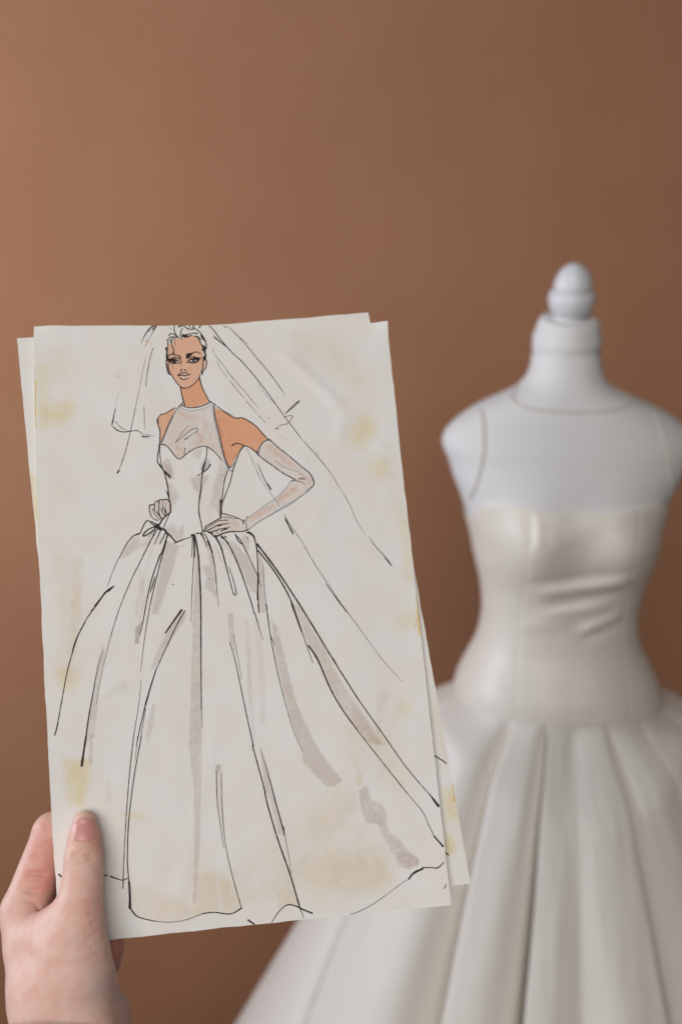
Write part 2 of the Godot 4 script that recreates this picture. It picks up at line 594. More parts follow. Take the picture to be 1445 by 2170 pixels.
# a flat wash inside an outline, with an uneven edge
func fill(pts: Array, c: Color, amount: float, soft: float) -> void:
	var n := pts.size() / 2
	var v := PackedVector2Array()
	var lo := Vector2(1e9, 1e9)
	var hi := -lo
	for i in n:
		var p := Vector2(pts[2 * i], pts[2 * i + 1]) * DPMM
		v.append(p)
		lo = lo.min(p)
		hi = hi.max(p)
	var band := maxf(soft * DPMM * 3.2, 0.8)
	var x0 := clampi(int(lo.x - band), 0, pw - 1)
	var x1 := clampi(int(hi.x + band), 0, pw - 1)
	var y0 := clampi(int(lo.y - band), 0, ph - 1)
	var y1 := clampi(int(hi.y + band), 0, ph - 1)
	var wob := rng.randf() * 500
	var wave := minf(soft * 6.0, 3.5)
	for y in range(y0, y1 + 1):
		# crossings of this row with the outline
		for x in range(x0, x1 + 1):
			var px := x + wave * rough_noise.get_noise_2d(x * 1.6 + wob, y * 1.6)
			var py := y + wave * rough_noise.get_noise_2d(x * 1.6, y * 1.6 + wob)
			var inside := false
			var best := 1e9
			var j := n - 1
			for i in n:
				var a := v[j]
				var b := v[i]
				if (a.y > py) != (b.y > py) and px < (b.x - a.x) * (py - a.y) / (b.y - a.y) + a.x:
					inside = not inside
				var dx := b.x - a.x
				var dy := b.y - a.y
				var t := clampf(((px - a.x) * dx + (py - a.y) * dy) / maxf(dx * dx + dy * dy, 0.0001), 0, 1)
				var ex := px - a.x - dx * t
				var ey := py - a.y - dy * t
				var q := ex * ex + ey * ey
				if q < best:
					best = q
				j = i
			var k := sqrt(best)
			if not inside:
				k = -k
			k = clampf(k / band + 0.5, 0, 1)
			if k > 0:
				cov[y * pw + x] = k
	stain(x0, x1, y0, y1, c, amount)

func finish_page() -> ImageTexture:
	var data := PackedByteArray()
	data.resize(pw * ph * 3)
	for i in pw * ph:
		var k := minf(pen[i], 1.0)
		var s := minf(slate[i], 1.0) * 0.8
		var r := lerpf(pr[i], 0.42, s)
		var g := lerpf(pg[i], 0.45, s)
		var b := lerpf(pb[i], 0.50, s)
		data[i * 3] = clampi(int(lerpf(r, 0.135, k) * 255), 0, 255)
		data[i * 3 + 1] = clampi(int(lerpf(g, 0.10, k) * 255), 0, 255)
		data[i * 3 + 2] = clampi(int(lerpf(b, 0.10, k) * 255), 0, 255)
	return ImageTexture.create_from_image(Image.create_from_data(pw, ph, false, Image.FORMAT_RGB8, data))

func paper_material(tex: Texture2D) -> StandardMaterial3D:
	var m := StandardMaterial3D.new()
	m.albedo_texture = tex
	m.roughness = 0.82
	m.metallic_specular = 0.3
	m.backlight_enabled = true
	m.backlight = Color(0.10, 0.095, 0.085)
	return m

# how far the sheet stands off its plane (m), u to the right, v down
func bend(u: float, v: float) -> float:
	return 0.00751 * 4 * v * (1 - v) + 0.00832 * 4 * (u - 0.5) * (v - 0.5) - 0.00208 * 4 * u * (1 - u) - 0.00431 * 4 * (u - 0.5) * 4 * v * (1 - v)

func ridge(p: Vector2, a: Vector2, b: Vector2, w: float) -> float:
	var t := clampf((p - a).dot(b - a) / (b - a).length_squared(), 0, 1)
	var d := (p - a.lerp(b, t)).length()
	return maxf(0.0, 1.0 - d / w) * smoothstep(0.0, 0.15, t) * smoothstep(1.0, 0.85, t)

func ripple(p: Vector2, first: bool) -> float:   # cockled old paper, metres; p in mm
	var h := 0.0008 * rough_noise.get_noise_2d(p.x * 0.55, p.y * 0.32 + (0.0 if first else 700.0)) + 0.0003 * rough_noise.get_noise_2d(p.x * 1.7 + 90, p.y * 1.1)
	if first:
		h += 0.0017 * ridge(p, Vector2(146, 18), Vector2(184, 58), 5.5)
		h += 0.0010 * ridge(p, Vector2(184, 56), Vector2(176, 80), 5.0)
		h += 0.0005 * ridge(p, Vector2(42, 60), Vector2(72, 40), 9.0)
		h += 0.0005 * ridge(p, Vector2(20, 205), Vector2(60, 150), 12.0)
		h += 0.0006 * ridge(p, Vector2(60, 352), Vector2(96, 230), 4.0) - 0.0006 * ridge(p, Vector2(120, 340), Vector2(206, 262), 5.0) + 0.0005 * ridge(p, Vector2(150, 120), Vector2(214, 170), 6.0)
		h -= 0.0012 * exp(-((p - Vector2(22, 290)) / Vector2(16, 26)).length_squared())
	return h

func sheet(called: String, label: String, basis_: Basis, at: Vector3, mat: Material, back: Material, first: bool) -> void:
	var t := thing(called, label, "drawing", at)
	t.basis = basis_
	var nx := 73
	var ny := 119
	var thick := 0.00018
	var m := ArrayMesh.new()
	var faces := [PackedVector3Array(), PackedVector3Array()]
	var uv := PackedVector2Array()
	for j in ny:
		for i in nx:
			var u := i / (nx - 1.0)
			var v := j / (ny - 1.0)
			var x := (u - 0.5) * SHEET.x
			var y := (0.5 - v) * SHEET.y
			if not first:   # cut a little short at its lower left
				y += 0.006 * (1.0 - u) * smoothstep(0.6, 1.0, v)
			var mm := Vector2(u * 216, v * 352)
			var worn := 0.00045 * rough_noise.get_noise_2d(mm.x * 2.5 + (0.0 if first else 900.0), mm.y * 2.5)
			if i == 0 or i == nx - 1:
				x += worn
			if j == 0 or j == ny - 1:
				y += worn
			var z := bend(u, v) + ripple(mm, first)
			if first:       # tired corners
				z += 0.0022 * smoothstep(11.0, 0.0, (mm - Vector2(216, 0)).length()) - 0.0016 * smoothstep(9.0, 0.0, mm.length())
			else:
				z += -0.0022 * smoothstep(0.55, 1.0, u) * smoothstep(0.3, 0.9, v)
			faces[0].append(Vector3(x, y, z))
			faces[1].append(Vector3(x, y, z - thick))
			uv.append(Vector2(u, v))
	grid_mesh(faces[0], nx, false, uv, m, false)
	grid_mesh(faces[1], nx, false, uv, m, true)
	var rim := PackedVector3Array()
	var loop := []
	for i in nx - 1: loop.append(i)
	for j in ny - 1: loop.append(j * nx + nx - 1)
	for i in nx - 1: loop.append((ny - 1) * nx + nx - 1 - i)
	for j in ny - 1: loop.append((ny - 1 - j) * nx)
	for side in 2:
		for k in loop: rim.append(faces[side][k])
	grid_mesh(rim, loop.size(), true, PackedVector2Array(), m, false)
	var o := part("paper", m, null, t)
	o.set_surface_override_material(0, mat)
	o.set_surface_override_material(1, back)
	o.set_surface_override_material(2, back)

func sheets() -> void:
	var back := StandardMaterial3D.new()
	back.albedo_color = Color(0.885, 0.87, 0.845)
	back.roughness = 0.85
	new_page(216, 352, Color(0.90, 0.888, 0.872), 21)
	draw_bride()
	sheet("sketch_sheet", "front sheet with an ink and wash sketch of a woman in a gown and gloves", Basis(Vector3(0.98819, 0.03255, -0.14971), Vector3(-0.08719, 0.92297, -0.37487), Vector3(0.12598, 0.3835, 0.91491)).orthonormalized(), Vector3(-0.06119, 1.27324, -0.55891), paper_material(finish_page()), back, true)
	new_page(216, 352, Color(0.895, 0.882, 0.862), 57)
	draw_second()
	sheet("paper_sheet", "yellowed sheet behind the sketch, its edges showing at the top and both sides", Basis(Vector3(0.97978, 0.09517, -0.17599), Vector3(-0.15453, 0.9187, -0.36347), Vector3(0.12709, 0.38331, 0.91483)).orthonormalized(), Vector3(-0.05993, 1.27361, -0.56198), paper_material(finish_page()), back, false)

func draw_second() -> void:
	wash([213.2,303.5,213.6,311.5], 9, 9, YELLOW, 0.8, 1.0)
	wash([216.3,297.3,215.9,305.2], 1.6, 1.8, GOLD, 0.85, 0.8)
	wash([207.5,326.3,207.9,331.6], 6, 6, YELLOW, 0.9, 1.0)
	wash([216.9,327.8,216.7,333], 1.4, 2, YELLOW, 0.9, 1.0)
	wash([1,86.9,1.2,111.9], 3.5, 3, YELLOW, 0.7, 1.0)
	wash([215.8,252.3,216.3,279.8], 8, 8, TAN, 0.5, 1.0)
	ink([207.7,278.4,208.5,279.1,210.9,281.1,212.9,282.8,214.3,284.3], 0.35, 0.25, 1, 0, 0)
	ink([203.7,332.2,204.8,333.4,206.2,334.7], 0.45, 0.3, 1, 0, 0)


func draw_bride() -> void:
	# stains on the old paper
	wash([9.6,54.8], 12.02, 12.02, YELLOW, 0.75, 1)
	wash([19.6,53.7,13,57.2], 9.84, 9.84, YELLOW, 0.5, 1)
	wash([15.1,21.5,12.3,30.6], 16.39, 16.39, TAN, 0.55, 1)
	wash([3.9,27.5,5,62.8], 6.01, 6.01, YELLOW, 0.45, 1)
	wash([188.8,76.5,195.5,69.1], 12.02, 12.02, YELLOW, 0.75, 1)
	wash([200.5,93.7,200,98.2], 10.93, 10.93, YELLOW, 0.55, 1)
	wash([160.2,13.6,174.3,23.4,191.2,36.4], 15.3, 15.3, TAN, 0.6, 1)
	wash([178.8,7.6,190.9,23.8], 12.57, 12.57, TAN, 0.45, 1)
	wash([208.6,189.3,204.8,191.9], 10.93, 10.93, YELLOW, 0.4, 1)
	wash([11.4,206.5,13.7,210.5], 8.74, 8.74, YELLOW, 0.6, 1)
	wash([11.4,146.1,15.1,180.7,11.5,203.9], 12.02, 12.02, TAN, 0.6, 1)
	wash([172.9,255.1,182.9,266.7,190.1,278], 19.13, 19.13, TAN, 0.6, 1)
	wash([202.3,241.6], 8.2, 8.2, YELLOW, 0.35, 1)
	wash([123.6,328.5,150.4,326,177.1,326.1], 16.39, 16.39, TAN, 0.8, 1)
	wash([102.8,323.8,136.1,304,159.2,285.5], 16.39, 16.39, TAN, 0.55, 1)
	wash([79,326.4,91.9,330.3], 13.66, 13.66, TAN, 0.55, 1)
	wash([42.6,286.6,47.7,287.2], 4.37, 4.37, YELLOW, 0.35, 1)
	wash([56.5,313.7], 10.93, 10.93, TAN, 0.4, 1)
	wash([8.3,85.7,15.4,105.4], 9.84, 9.84, TAN, 0.35, 1)
	wash([29.9,63.2,34.4,86.4], 16.39, 16.39, TAN, 0.2, 1)
	wash([207.6,83.4,209.4,122.6], 8.2, 8.2, TAN, 0.45, 1)
	wash([213.2,128.8,212.3,163.9], 6.01, 6.01, YELLOW, 0.4, 1)
	wash([64.8,10,68,11.8], 2.19, 1.37, RUST, 0.5, 0.9)
	wash([63.2,14,65.3,10], 1.09, 0.82, RUST, 0.7, 0.8)
	wash([60.9,8.1], 1.37, 1.37, RUST, 0.4, 0.8)
	wash([0.3,35.9,-0.1,48.3,0,57], 0.82, 0.68, GOLD, 0.9, 0.8)
	wash([0,57,0.6,64.2], 0.82, 0.55, GOLD, 0.5, 0.9)
	wash([216.5,176.2,216.1,187.1,215.6,199.8], 1.37, 1.64, GOLD, 0.9, 0.8)
	wash([212.6,195.3,215.5,189.9], 1.64, 2.19, YELLOW, 0.8, 0.9)
	fill([7.5,252.3,21.1,253.1,21.3,257.5,18.4,273.8,15.6,278.1,10.2,277,7.9,272.7,8.1,260], YELLOW, 0.85, 1.2)
	fill([-1.6,93.8,-0.1,93.8,0.6,124,-0.7,123.9], YELLOW, 0.5, 0.6)
	wash([40.9,206.3], 0.6, 0.6, RUST, 1, 0.5)
	wash([119.9,313.7], 0.49, 0.49, RUST, 1, 0.5)
	wash([7.5,204.1], 0.55, 0.55, GOLD, 0.7, 0.7)
	# marker washes on the gown
	fill([71.4,89.1,75.6,87.6,76.1,92.4,73.6,96.3,71.9,93.1], GREY, 0.8, 0.4)
	fill([72.7,99.4,74.9,100.7,78.3,106.4,79.4,108.4,74.9,113.7,73.6,113.7,73.1,106.6], GREY, 0.9, 0.5)
	fill([69.7,127.5,74.3,123.8,77.1,128.6,79.8,126.4,79.8,132.6,75.6,134.7,71.7,131.4], GREY, 0.8, 0.8)
	fill([78.6,128.7,80.4,125.7,79.3,131.8], GREYD, 0.5, 0.6)
	fill([85.5,97.5,92.7,95.8,97.6,96.8,93,103.4,90.5,106.5,88.3,105.6], GREY, 0.9, 0.4)
	fill([100.2,98.9,107.8,94.3,104.9,103.1,103.4,114.9,101.8,120.4,96.1,114.6,98.5,106.8], GREY, 0.75, 0.5)
	wash([102.4,112.5,101.5,120.4,101.9,121.2], 0.91, 0.61, GREYD, 0.7, 0.8)
	fill([51,132,55.1,131,54.4,137.5,47.5,142.4,43.9,143.7,45.1,140], GREY, 0.85, 0.4)
	fill([54.8,136.7,58.2,133.8,62.1,131,58.8,136.9], GREY, 0.8, 0.4)
	fill([56.9,130.7,63,126.4,57.6,131.1], GREY, 0.7, 0.4)
	wash([67.9,132.8,64,135.7], 1.21, 0.91, GREY, 0.5, 0.6)
	fill([70,134.4,77.3,137.9,74.6,145.4,71.9,153.7,68.9,161,65.9,169.1,63.3,176.1,59.7,175.9,63.4,161.4,67.2,145], GREY, 1, 0.4)
	wash([61.7,137.8,58.2,149.1,54.7,160.1,51,175.3], 1.66, 1.82, GREY, 0.35, 0.9)
	fill([86.6,138.4,87.8,150.8,87.4,177.8,82.8,177.5,85.1,158.2], GREY, 1, 0.3)
	fill([91.1,134,94,135.7,96.9,143.6,97.6,156,97.1,169.7,93.5,166.4,90.8,162.4,91.8,157.9,90,150.9,93.9,149.6,93.6,142.6], GREY, 1, 0.5)
	wash([98.3,139,100.8,148.5], 1.51, 0.76, GREY, 0.5, 0.8)
	fill([99.3,136,102.8,135.4,107.9,144.2,112.5,154.6,115,163.2,111.2,152.2,105.7,142.5], GREY, 0.6, 0.5)
	fill([103.9,135.4,109.9,138.1,116.9,147.8,120.7,158.2,120.8,168.2,117,167.2,111.9,152.2,107.2,142.6], GREY, 1, 0.4)
	fill([114,133.2,117.2,132.2,118.4,137,116.8,143.2,113.7,137.5], GREY, 1, 0.6)
	fill([122.8,145.1,125.2,149.9,125.2,164.6,125.2,180.5,120.6,180.1,121.3,160.5], GREY, 1, 0.4)
	wash([96.7,117,95.3,126.4], 3.03, 1.51, GREY, 0.35, 0.9)
	fill([71.04,85.79,73.37,84.65,75.13,87.12,74.96,90.31,76.96,95.17,74.64,96.2,71.83,92.21,70.18,87.76], GREY, 1, 0.4)
	fill([88.41,81.88,90.45,79.92,93.94,79.61,92.92,83.64,91.02,86.41,89.01,84.73], GREY, 0.8, 0.5)
	fill([96.23,86.18,97.78,86.23,98.15,89.48,96.24,92.23,93.83,93.76,92.04,91.69,92.96,89.3], GREYD, 0.75, 0.6)
	fill([103.19,86.41,106.8,90.58,108.18,93.06,106.34,97.35,101.32,97.16,103.62,91.69], GREY, 0.9, 0.6)
	fill([70.03,76.1,73.02,76.99,71.82,78.17,69.91,78.52], GREY, 0.5, 0.5)
	fill([82.7,177.8,87.3,178.1,85.9,201.3,84.3,228.8,83.1,252.3,80.8,282.6,78.2,309.1,74.6,337.1,72.8,336.9,75.5,308.8,77.3,273.3,75.9,251.3,79.8,210.1], GREY, 0.8, 0.3)
	fill([50.3,182.9,54.1,179.9,52.4,186.7,51.6,192.2,49.4,192], GREYD, 0.9, 0.3)
	fill([76.4,174.5,78.9,175.6,78.4,180.3,72.9,187.3,67.9,194.4,61.9,204,57.1,208.2,60.3,199.3,67.4,186.9], GREY, 0.9, 0.3)
	fill([102.3,178.7,105.6,178.9,105.4,187.9,105.5,193.5,105.7,203.8,102.7,193.3], GREY, 1, 0.3)
	fill([32,191.6,33,197.2,29.3,209.5,27.7,223.8,24.6,241.3,19.5,245.8,22,232.2,27.8,204], GREY, 0.8, 0.4)
	fill([57,226.4,59,226.5,57.9,233.7,55.1,244.2,52.6,249,53.6,238.7], GREY, 0.7, 0.3)
	wash([20.8,144,19.3,159.6,17.5,179.7,15.1,195.8], 4.73, 3.78, TAN, 0.7, 0.8)
	wash([33.2,219.8,41.5,215.1], 3.78, 4.73, GREY, 0.3, 0.9)
	wash([118.9,185.1,119.7,213.4,118.6,241], 3.31, 2.84, GREY, 0.3, 0.9)
	wash([113.1,199.7,111.8,231.2], 2.08, 2.27, GREY, 0.3, 0.8)
	wash([53.9,148.6,55.7,166.6,52.3,180.3], 1.7, 1.32, GREY, 0.3, 0.8)
	fill([90.2,263.7,92.1,262.9,93.4,264,92.7,267.1,90,266.8], GREYD, 0.9, 0.3)
	fill([90.9,267.3,92.9,267.5,92.5,287.3,91.8,308.6,90.7,297.8], GREY, 0.7, 0.3)
	fill([76.5,322.1,85.6,320.4,91.7,324.5,96.5,333.9,99.1,342.1,93.1,344.6,84.2,342.8,73.3,343.8], TAN, 1, 1.2)
	fill([86.6,325.8,87.6,325,88.4,333.1,88.7,343.2,87.3,343.1], PALE, 0.8, 0.4)
	fill([39.4,327.8,46.8,323.3,56.2,329.6,68.4,335.4,76.1,342.4,66,345.3,53.5,344.4,43,341], TAN, 0.8, 1.5)
	wash([32.3,285.4,41.1,285.5,49,287.6], 1.32, 0.76, YELLOW, 0.35, 0.9)
	wash([23.3,241,22.1,255.1], 1.32, 1.32, GREY, 0.7, 0.5)
	wash([30.7,266.6,31,277.3], 2.36, 2.84, GREY, 0.25, 1)
	fill([127.5,183.7,130.5,187.7,133.8,206.9,137.7,230.6,142.3,244,148.6,259.4,154.4,269.1,161.1,278.8,156.2,281.5,152,281.1,145.5,273.7,139.5,266.7,139.2,258.5,135.4,247.1,131.5,224.5,128.3,203.7], GREYP, 1, 0.4)
	fill([141.1,176,145.4,176.8,151.4,192.1,157.3,202.2,161.9,215.8,170.2,231.6,175.2,240.5,180.9,251.3,186.6,261.1,177.2,259.3,168.1,243.6,162.4,232.8,156,217.2,150.4,204.5,144.7,191.6], GREYP, 0.8, 0.5)
	fill([115.8,258.1,119.4,267.5,121.6,281.8,117,281.4], GREY, 0.9, 0.3)
	wash([189.9,233.4,186.7,241.5,184.7,251.6], 4.73, 3.78, GREY, 0.35, 0.8)
	fill([167.7,268.5,170.4,270.6,173,278.2,171.7,282.6,168.9,282.3,169.9,276], TAN, 1, 0.4)
	fill([173.1,252.4,183,249.6,191.4,261.5,181.5,264.3], TAN, 0.6, 1.5)
	wash([113.6,183.6,112.2,230.3,112.8,248.7], 1.89, 1.89, GREY, 0.3, 0.8)
	wash([186.7,260.2,193.7,248.7,198.8,237.9], 8.51, 5.67, TAN, 0.45, 1)
	fill([117.1,281.4,121.4,281.8,125.6,302.8,125.4,305.4,122.8,304.7,119.5,285.1], GREYP, 0.8, 0.3)
	fill([170.1,284.7,174.9,283.3,177,290.8,182.4,294,184.7,299.7,183.7,304.9,179.4,305,173,303.5,170.8,296.5], GREYP, 1, 0.4)
	fill([179.5,304.5,184.1,305,185.5,310.5,190.7,314.6,195.6,321.3,200.7,326.2,199.9,328.8,194.6,330.9,189.2,328.6,186.3,321.3,181.6,311.9], GREYP, 0.9, 0.5)
	fill([189,321.5,195.5,321.7,200.7,326.2,199.9,328.8,194.6,330.9,190.1,328.7], GREYP, 0.5, 0.4)
	fill([119.4,336.7,127.3,329.6,131.2,344.1,124.4,343,119.2,346.4], TAN, 0.9, 0.5)
	fill([138.5,303.2,151.5,292.8,166.9,288,170,295.5,173,303.9,177.9,311.5,180.4,324.2,184.8,335.3,178.5,343.4,160.1,343.4,140,343.2,133.9,326.7], TAN, 0.5, 2.5)
	fill([155.8,328.9,169.3,323.2,180.2,326,183.9,335.2,174.9,342.2,160.3,341.7,147.9,335.2], TAN, 0.45, 2)
	fill([96.8,335.3,108,331.2,120,328.9,119.2,339.4,105.4,341.5], TAN, 0.6, 1.5)
	# skin of the figure
	fill([77.4,11.95,77.31,16.49,77.15,19.71,76.54,22.92,77.32,24.85,77.82,31.87,79.21,33.15,81.31,37.3,83.48,40.18,86.36,40.92,88.74,40.26,91.79,38.09,94.32,35.27,96.02,31.47,97.52,26.37,98.26,21.55,98.33,17.99,97.64,14.73,97.76,12.78,96.43,10.16,95.93,8.52,93.63,7.19,92.5,6.2,89.45,7.48,85.81,9.09,83.51,7.93,81.38,9.06,80.37,11.33,79.98,13.27,78.58,11.96], SKIN, 0.95, 0.08)
	fill([83.47,40.49,86.34,41.17,89.03,40.26,92.42,37.47,95.08,34.81,95.65,37.52,96.38,40.07,98.12,45.16,100.2,49.61,97.44,51.43,93.27,52.6,90.31,53.17,86.83,52.94,85.46,51.51,84.36,45.23], SKIND, 1, 0.08)
	fill([75.92,23.55,77.2,24.2,77.41,28.68,78.09,32.19,76.71,30.9,76.03,27.07], SKIN, 0.9, 0.08)
	fill([98.31,23.16,100.07,23.5,99.89,26.4,98.54,28.95,96.91,31.49,96.71,29.88,97.67,26.37], SKIN, 0.8, 0.1)
	fill([84.08,50.23,85.44,51.82,82.85,51.46], SKIN, 0.8, 0.08)
	wash([96.85,27.64,95.75,31.15,95.17,33.38], 0.51, 0.28, PALE, 0.5, 0.6)
	wash([98.45,16.04,99.18,18.65], 0.4, 0.28, PALE, 0.6, 0.5)
	wash([86.12,13.97,87.16,16.57,87.91,18.85], 0.2, 0.11, PALE, 0.45, 0.8)
	wash([85.79,38,85.89,38.95], 0.26, 0.26, PALE, 0.5, 0.8)
	fill([77.83,20.68,79.34,19.73,82.27,19.76,84.26,21.07,84.39,23.96,82.13,22.33,79.77,22.63], PALE, 0.3, 0.15)
	fill([92.01,19.54,93.57,18.26,95.32,18.6,96.37,20.88,94.3,20.85,92.29,19.86], PALE, 0.3, 0.15)
	fill([79.73,23.43,81.52,22.81,84.24,23.96,84.05,24.76,80.53,24.88,79.39,24.23], PALE, 0.55, 0.05)
	fill([89.7,23.7,90.94,22.59,92.44,22.28,94.48,22.79,94.12,23.91,92.03,24.21,90.25,24.35], PALE, 0.9, 0.05)
	fill([83.33,32.41,85.43,31.49,87.48,31.51,88.77,32.17,88.21,34.23,86.4,35.16,84.37,34.81,83.56,33.53], PALE, 0.38, 0.08)
	fill([79.65,53.4,76.86,55.21,73.3,57.2,70.18,58.58,68.74,60.6,69.14,63.89,70.07,67.99,69.76,74.07,70.69,74.5,74.32,66.87,77.8,59.15], SKIN, 1, 0.1)
	fill([103.64,53.83,108.18,56.44,113.63,59.82,116.4,60.89,119.73,60.98,123.39,63.08,126.99,65.93,130.03,70.01,133.29,74.35,131.52,75.53,128.44,78.41,126.69,82.8,125.32,82.02,122.65,79.71,118.96,78.36,115.83,82.44,112.68,87.23,109.82,91.28,108.91,91,106.83,83.62,105.55,74.75,103.93,63.82,103.17,57.32], SKIND, 1, 0.1)
	# sheer bodice and gloves
	fill([82.78,52.63,85.37,54.76,89.21,55.46,93.9,54.94,98.28,53.57,101.76,51.34,102.14,57.61,102.88,64.27,103.87,70.08,105.25,78.73,106.73,85.71,107.96,90.62,105.1,86.88,102.24,83.12,99.71,80.2,97.11,78.49,94.81,78.09,90.9,78.91,87.73,80.44,84.13,82.97,81.72,84.91,79.79,85.45,77.27,82.76,75.53,79.89,73.57,77.41,70.79,76.12,74.35,66.46,77.8,59.15], SHEER, 0.9, 0.15)
	wash([82.19,56.35,85.13,58.89,88.15,60.2], 2.27, 1.89, PINK, 0.39, 1)
	wash([91.45,69.75,94.34,73.1,91.83,76.3], 3.03, 2.27, PINK, 0.52, 1)
	wash([79.42,78.38,81.93,81.29,79.91,83.24], 2.27, 1.51, PINK, 0.52, 1)
	wash([96.5,63.29,97.36,68.26], 1.89, 1.89, PINK, 0.39, 1)
	wash([77.72,67.76,75.54,72.6], 1.51, 1.13, PINK, 0.26, 1)
	wash([99.2,69.95,101,78.2], 1.51, 1.51, PINK, 0.33, 1)
	wash([86.39,63.87,83.08,67.89], 1.36, 1.13, PINK, 0.33, 1)
	wash([89.77,59,95.91,60.38], 1.36, 1.51, PINK, 0.29, 1)
	wash([94.87,64.49,89.52,69.7,85.72,75.31,84.27,80.55], 0.98, 0.98, PALE, 0.7, 0.7)
	wash([88.01,62.67,82.31,67.88], 0.61, 0.61, PALE, 0.6, 0.7)
	wash([100.36,69.98,101.16,75.75], 0.53, 0.53, PALE, 0.5, 0.7)
	wash([73.35,70.92,71.61,74.93], 0.61, 0.61, PALE, 0.6, 0.7)
	fill([83.02,51.81,85.45,53.31,90.46,53.95,94.78,53.29,98.39,51.9,101.63,50.29,102.76,50.95,101.93,51.68,98.28,53.57,93.9,54.94,89.21,55.46,85.37,54.76], PALE, 0.9, 0.1)
	fill([131.49,76.03,136.06,75.68,146.48,86.46,153.15,93.14,157.18,96.76,159.05,100.28,159.43,104.23,157.82,106.13,146.61,113.91,131.76,121.88,119.04,129.34,117.15,129.72,116.79,124.96,118.09,123.12,123.48,119.57,137.37,110.58,141.98,106.41,145.71,101.69,148.17,100.81,144.08,98.19,134.19,90.45,127.52,84.31,128.84,79.41], SHEER, 0.8, 0.15)
	wash([134.56,79.6,140.77,85.76,147.47,91.93], 3.18, 2.27, PINK, 0.52, 0.8)
	wash([149.62,94.97,154.57,99.11,156.67,102.64], 1.82, 1.82, PINK, 0.45, 0.8)
	wash([147.73,106.17,142.65,109.84,137.14,113.47], 2.5, 2.04, PINK, 0.65, 0.8)
	wash([133.1,116.66,127.19,120.22,120.38,123.71], 2.27, 1.82, PINK, 0.59, 0.8)
	wash([130.27,79.46,129.02,83.37], 1.18, 0.91, PALE, 0.8, 0.6)
	fill([103,119.92,107.8,121.72,115.32,124.61,117.04,126.59,117.14,129.44,114.56,130.89,107.18,130.82,102.82,131.85,97.85,133.16,96.47,130.91,94.39,130.18,92.89,129.79,93.07,126.99,96.57,124.65,101.61,122.37], SHEER, 0.8, 0.08)
	wash([108.77,125.56,111.69,127.91,109.1,129.66], 2.12, 1.82, PINK, 0.6, 0.9)
	wash([103.25,125.29,98.88,126.64], 1.21, 0.79, PINK, 0.6, 0.8)
	wash([102.86,131.23,100.34,132.35], 0.73, 0.48, PINK, 0.8, 0.8)
	fill([61.86,113.38,64.68,110.69,67.43,109.55,72.48,110.38,73.64,113.88,73.3,117.3,70.14,120.28,68.25,122.06,66.7,123.23,64.42,121.26,62.17,118.99], SHEER, 0.8, 0.08)
	wash([66.12,111.69,66.1,117.61], 0.73, 0.73, PINK, 0.55, 0.7)
	wash([68.4,110.84,67.99,115.82,69.01,118.98], 0.79, 0.61, PINK, 0.55, 0.7)
	wash([72.92,113.22,72.08,117.56], 0.79, 0.73, PINK, 0.6, 0.7)
	# pen lines: head
	ink([77.19,24.52,77.17,27.72,77.72,30.91,78.93,32.83,79.98,35.07,81.58,37.78,83.49,40.02,85.2,40.83,87.53,40.81,89.33,40.11,91.79,38.25,93.98,35.9,95.28,34.01,95.84,32.11], 0.23, 0.23, 1, 0, 0)
	ink([75.95,23.07,75.87,25.79,76.24,28.67,76.96,31.54,78.09,32.35], 0.26, 0.26, 1, 0, 0)
	ink([75.78,23.55,77.11,23.24], 0.2, 0.2, 1, 0, 0)
	ink([76.44,24.84,76.58,27.71,77.29,30.91], 0.14, 0.14, 1, 0, 0)
	ink([98.62,23,100.09,23.18,100.21,25.12,99.18,28.32,97.58,30.22,97.01,32.29], 0.25, 0.25, 1, 0, 0)
	ink([98.26,21.55,97.95,25.09,97.21,28.93,96.69,30.2], 0.25, 0.25, 1, 0, 0)
	ink([96.65,30.84,97.15,32.29], 0.36, 0.27, 1, 0, 0)
	ink([96.46,31.48,97.52,31.18], 0.22, 0.22, 1, 0, 0)
	ink([83.47,40.49,83.85,43.96,84.5,48.05,85.44,51.82], 0.27, 0.3, 1, 0, 0)
	ink([95.38,34.81,95.78,37.84,96.87,41.66,98.4,45.48,100.06,49.45], 0.31, 0.25, 1, 0, 0)
	ink([84.03,40.82,86.03,41.64], 0.18, 0.14, 1, 0, 0)
	ink([93.52,1.44,95.68,2.78,97.64,4.93,98.99,7.24,100.18,9.87,100.61,12.49,100.47,14.76], 0.27, 0.33, 1, 0, 0)
	ink([98.42,6.91,99.36,8.55,100.01,10.19], 0.49, 0.41, 1, 0, 0)
	ink([97.84,6.57,98.87,9.2], 0.33, 0.22, 1, 0, 0)
	ink([98.46,13.44,99.72,14.76,100.45,15.09], 0.68, 0.55, 1, 0, 0)
	ink([98.81,15.07,99.77,16.38], 0.68, 0.55, 1, 0, 0)
	ink([98.45,16.04,99.41,17.35,99.72,19.62,99.39,22.53], 0.55, 0.55, 1, 0, 0)
	ink([98.75,20.91,99.22,22.85], 0.55, 0.41, 1, 0, 0)
	ink([93.35,6.86,95.67,7.86,96.73,10.16,97.76,12.78,98.15,13.76], 0.27, 0.27, 1, 0, 0)
	ink([94.84,6.87,96.57,7.87,97.68,9.19], 0.3, 0.22, 1, 0, 0)
	ink([95.95,8.19,97.36,9.52], 0.19, 0.14, 1, 0, 0)
	ink([97.02,10.17,97.54,11.48], 0.19, 0.14, 1, 0, 0)
	ink([81.99,3.17,81.8,1.2,82.48,-0.44,83.71,-1.26,85.8,-1.41], 0.25, 0.22, 1, 0, 0)
	ink([81.77,1.86,82.2,4.81,83,6.45,84.1,7.93], 0.25, 0.33, 1, 0, 0)
	ink([86.97,-1.08,88.36,0.58,89.79,1.58,92.41,2.59,93.64,1.94], 0.25, 0.25, 1, 0, 0)
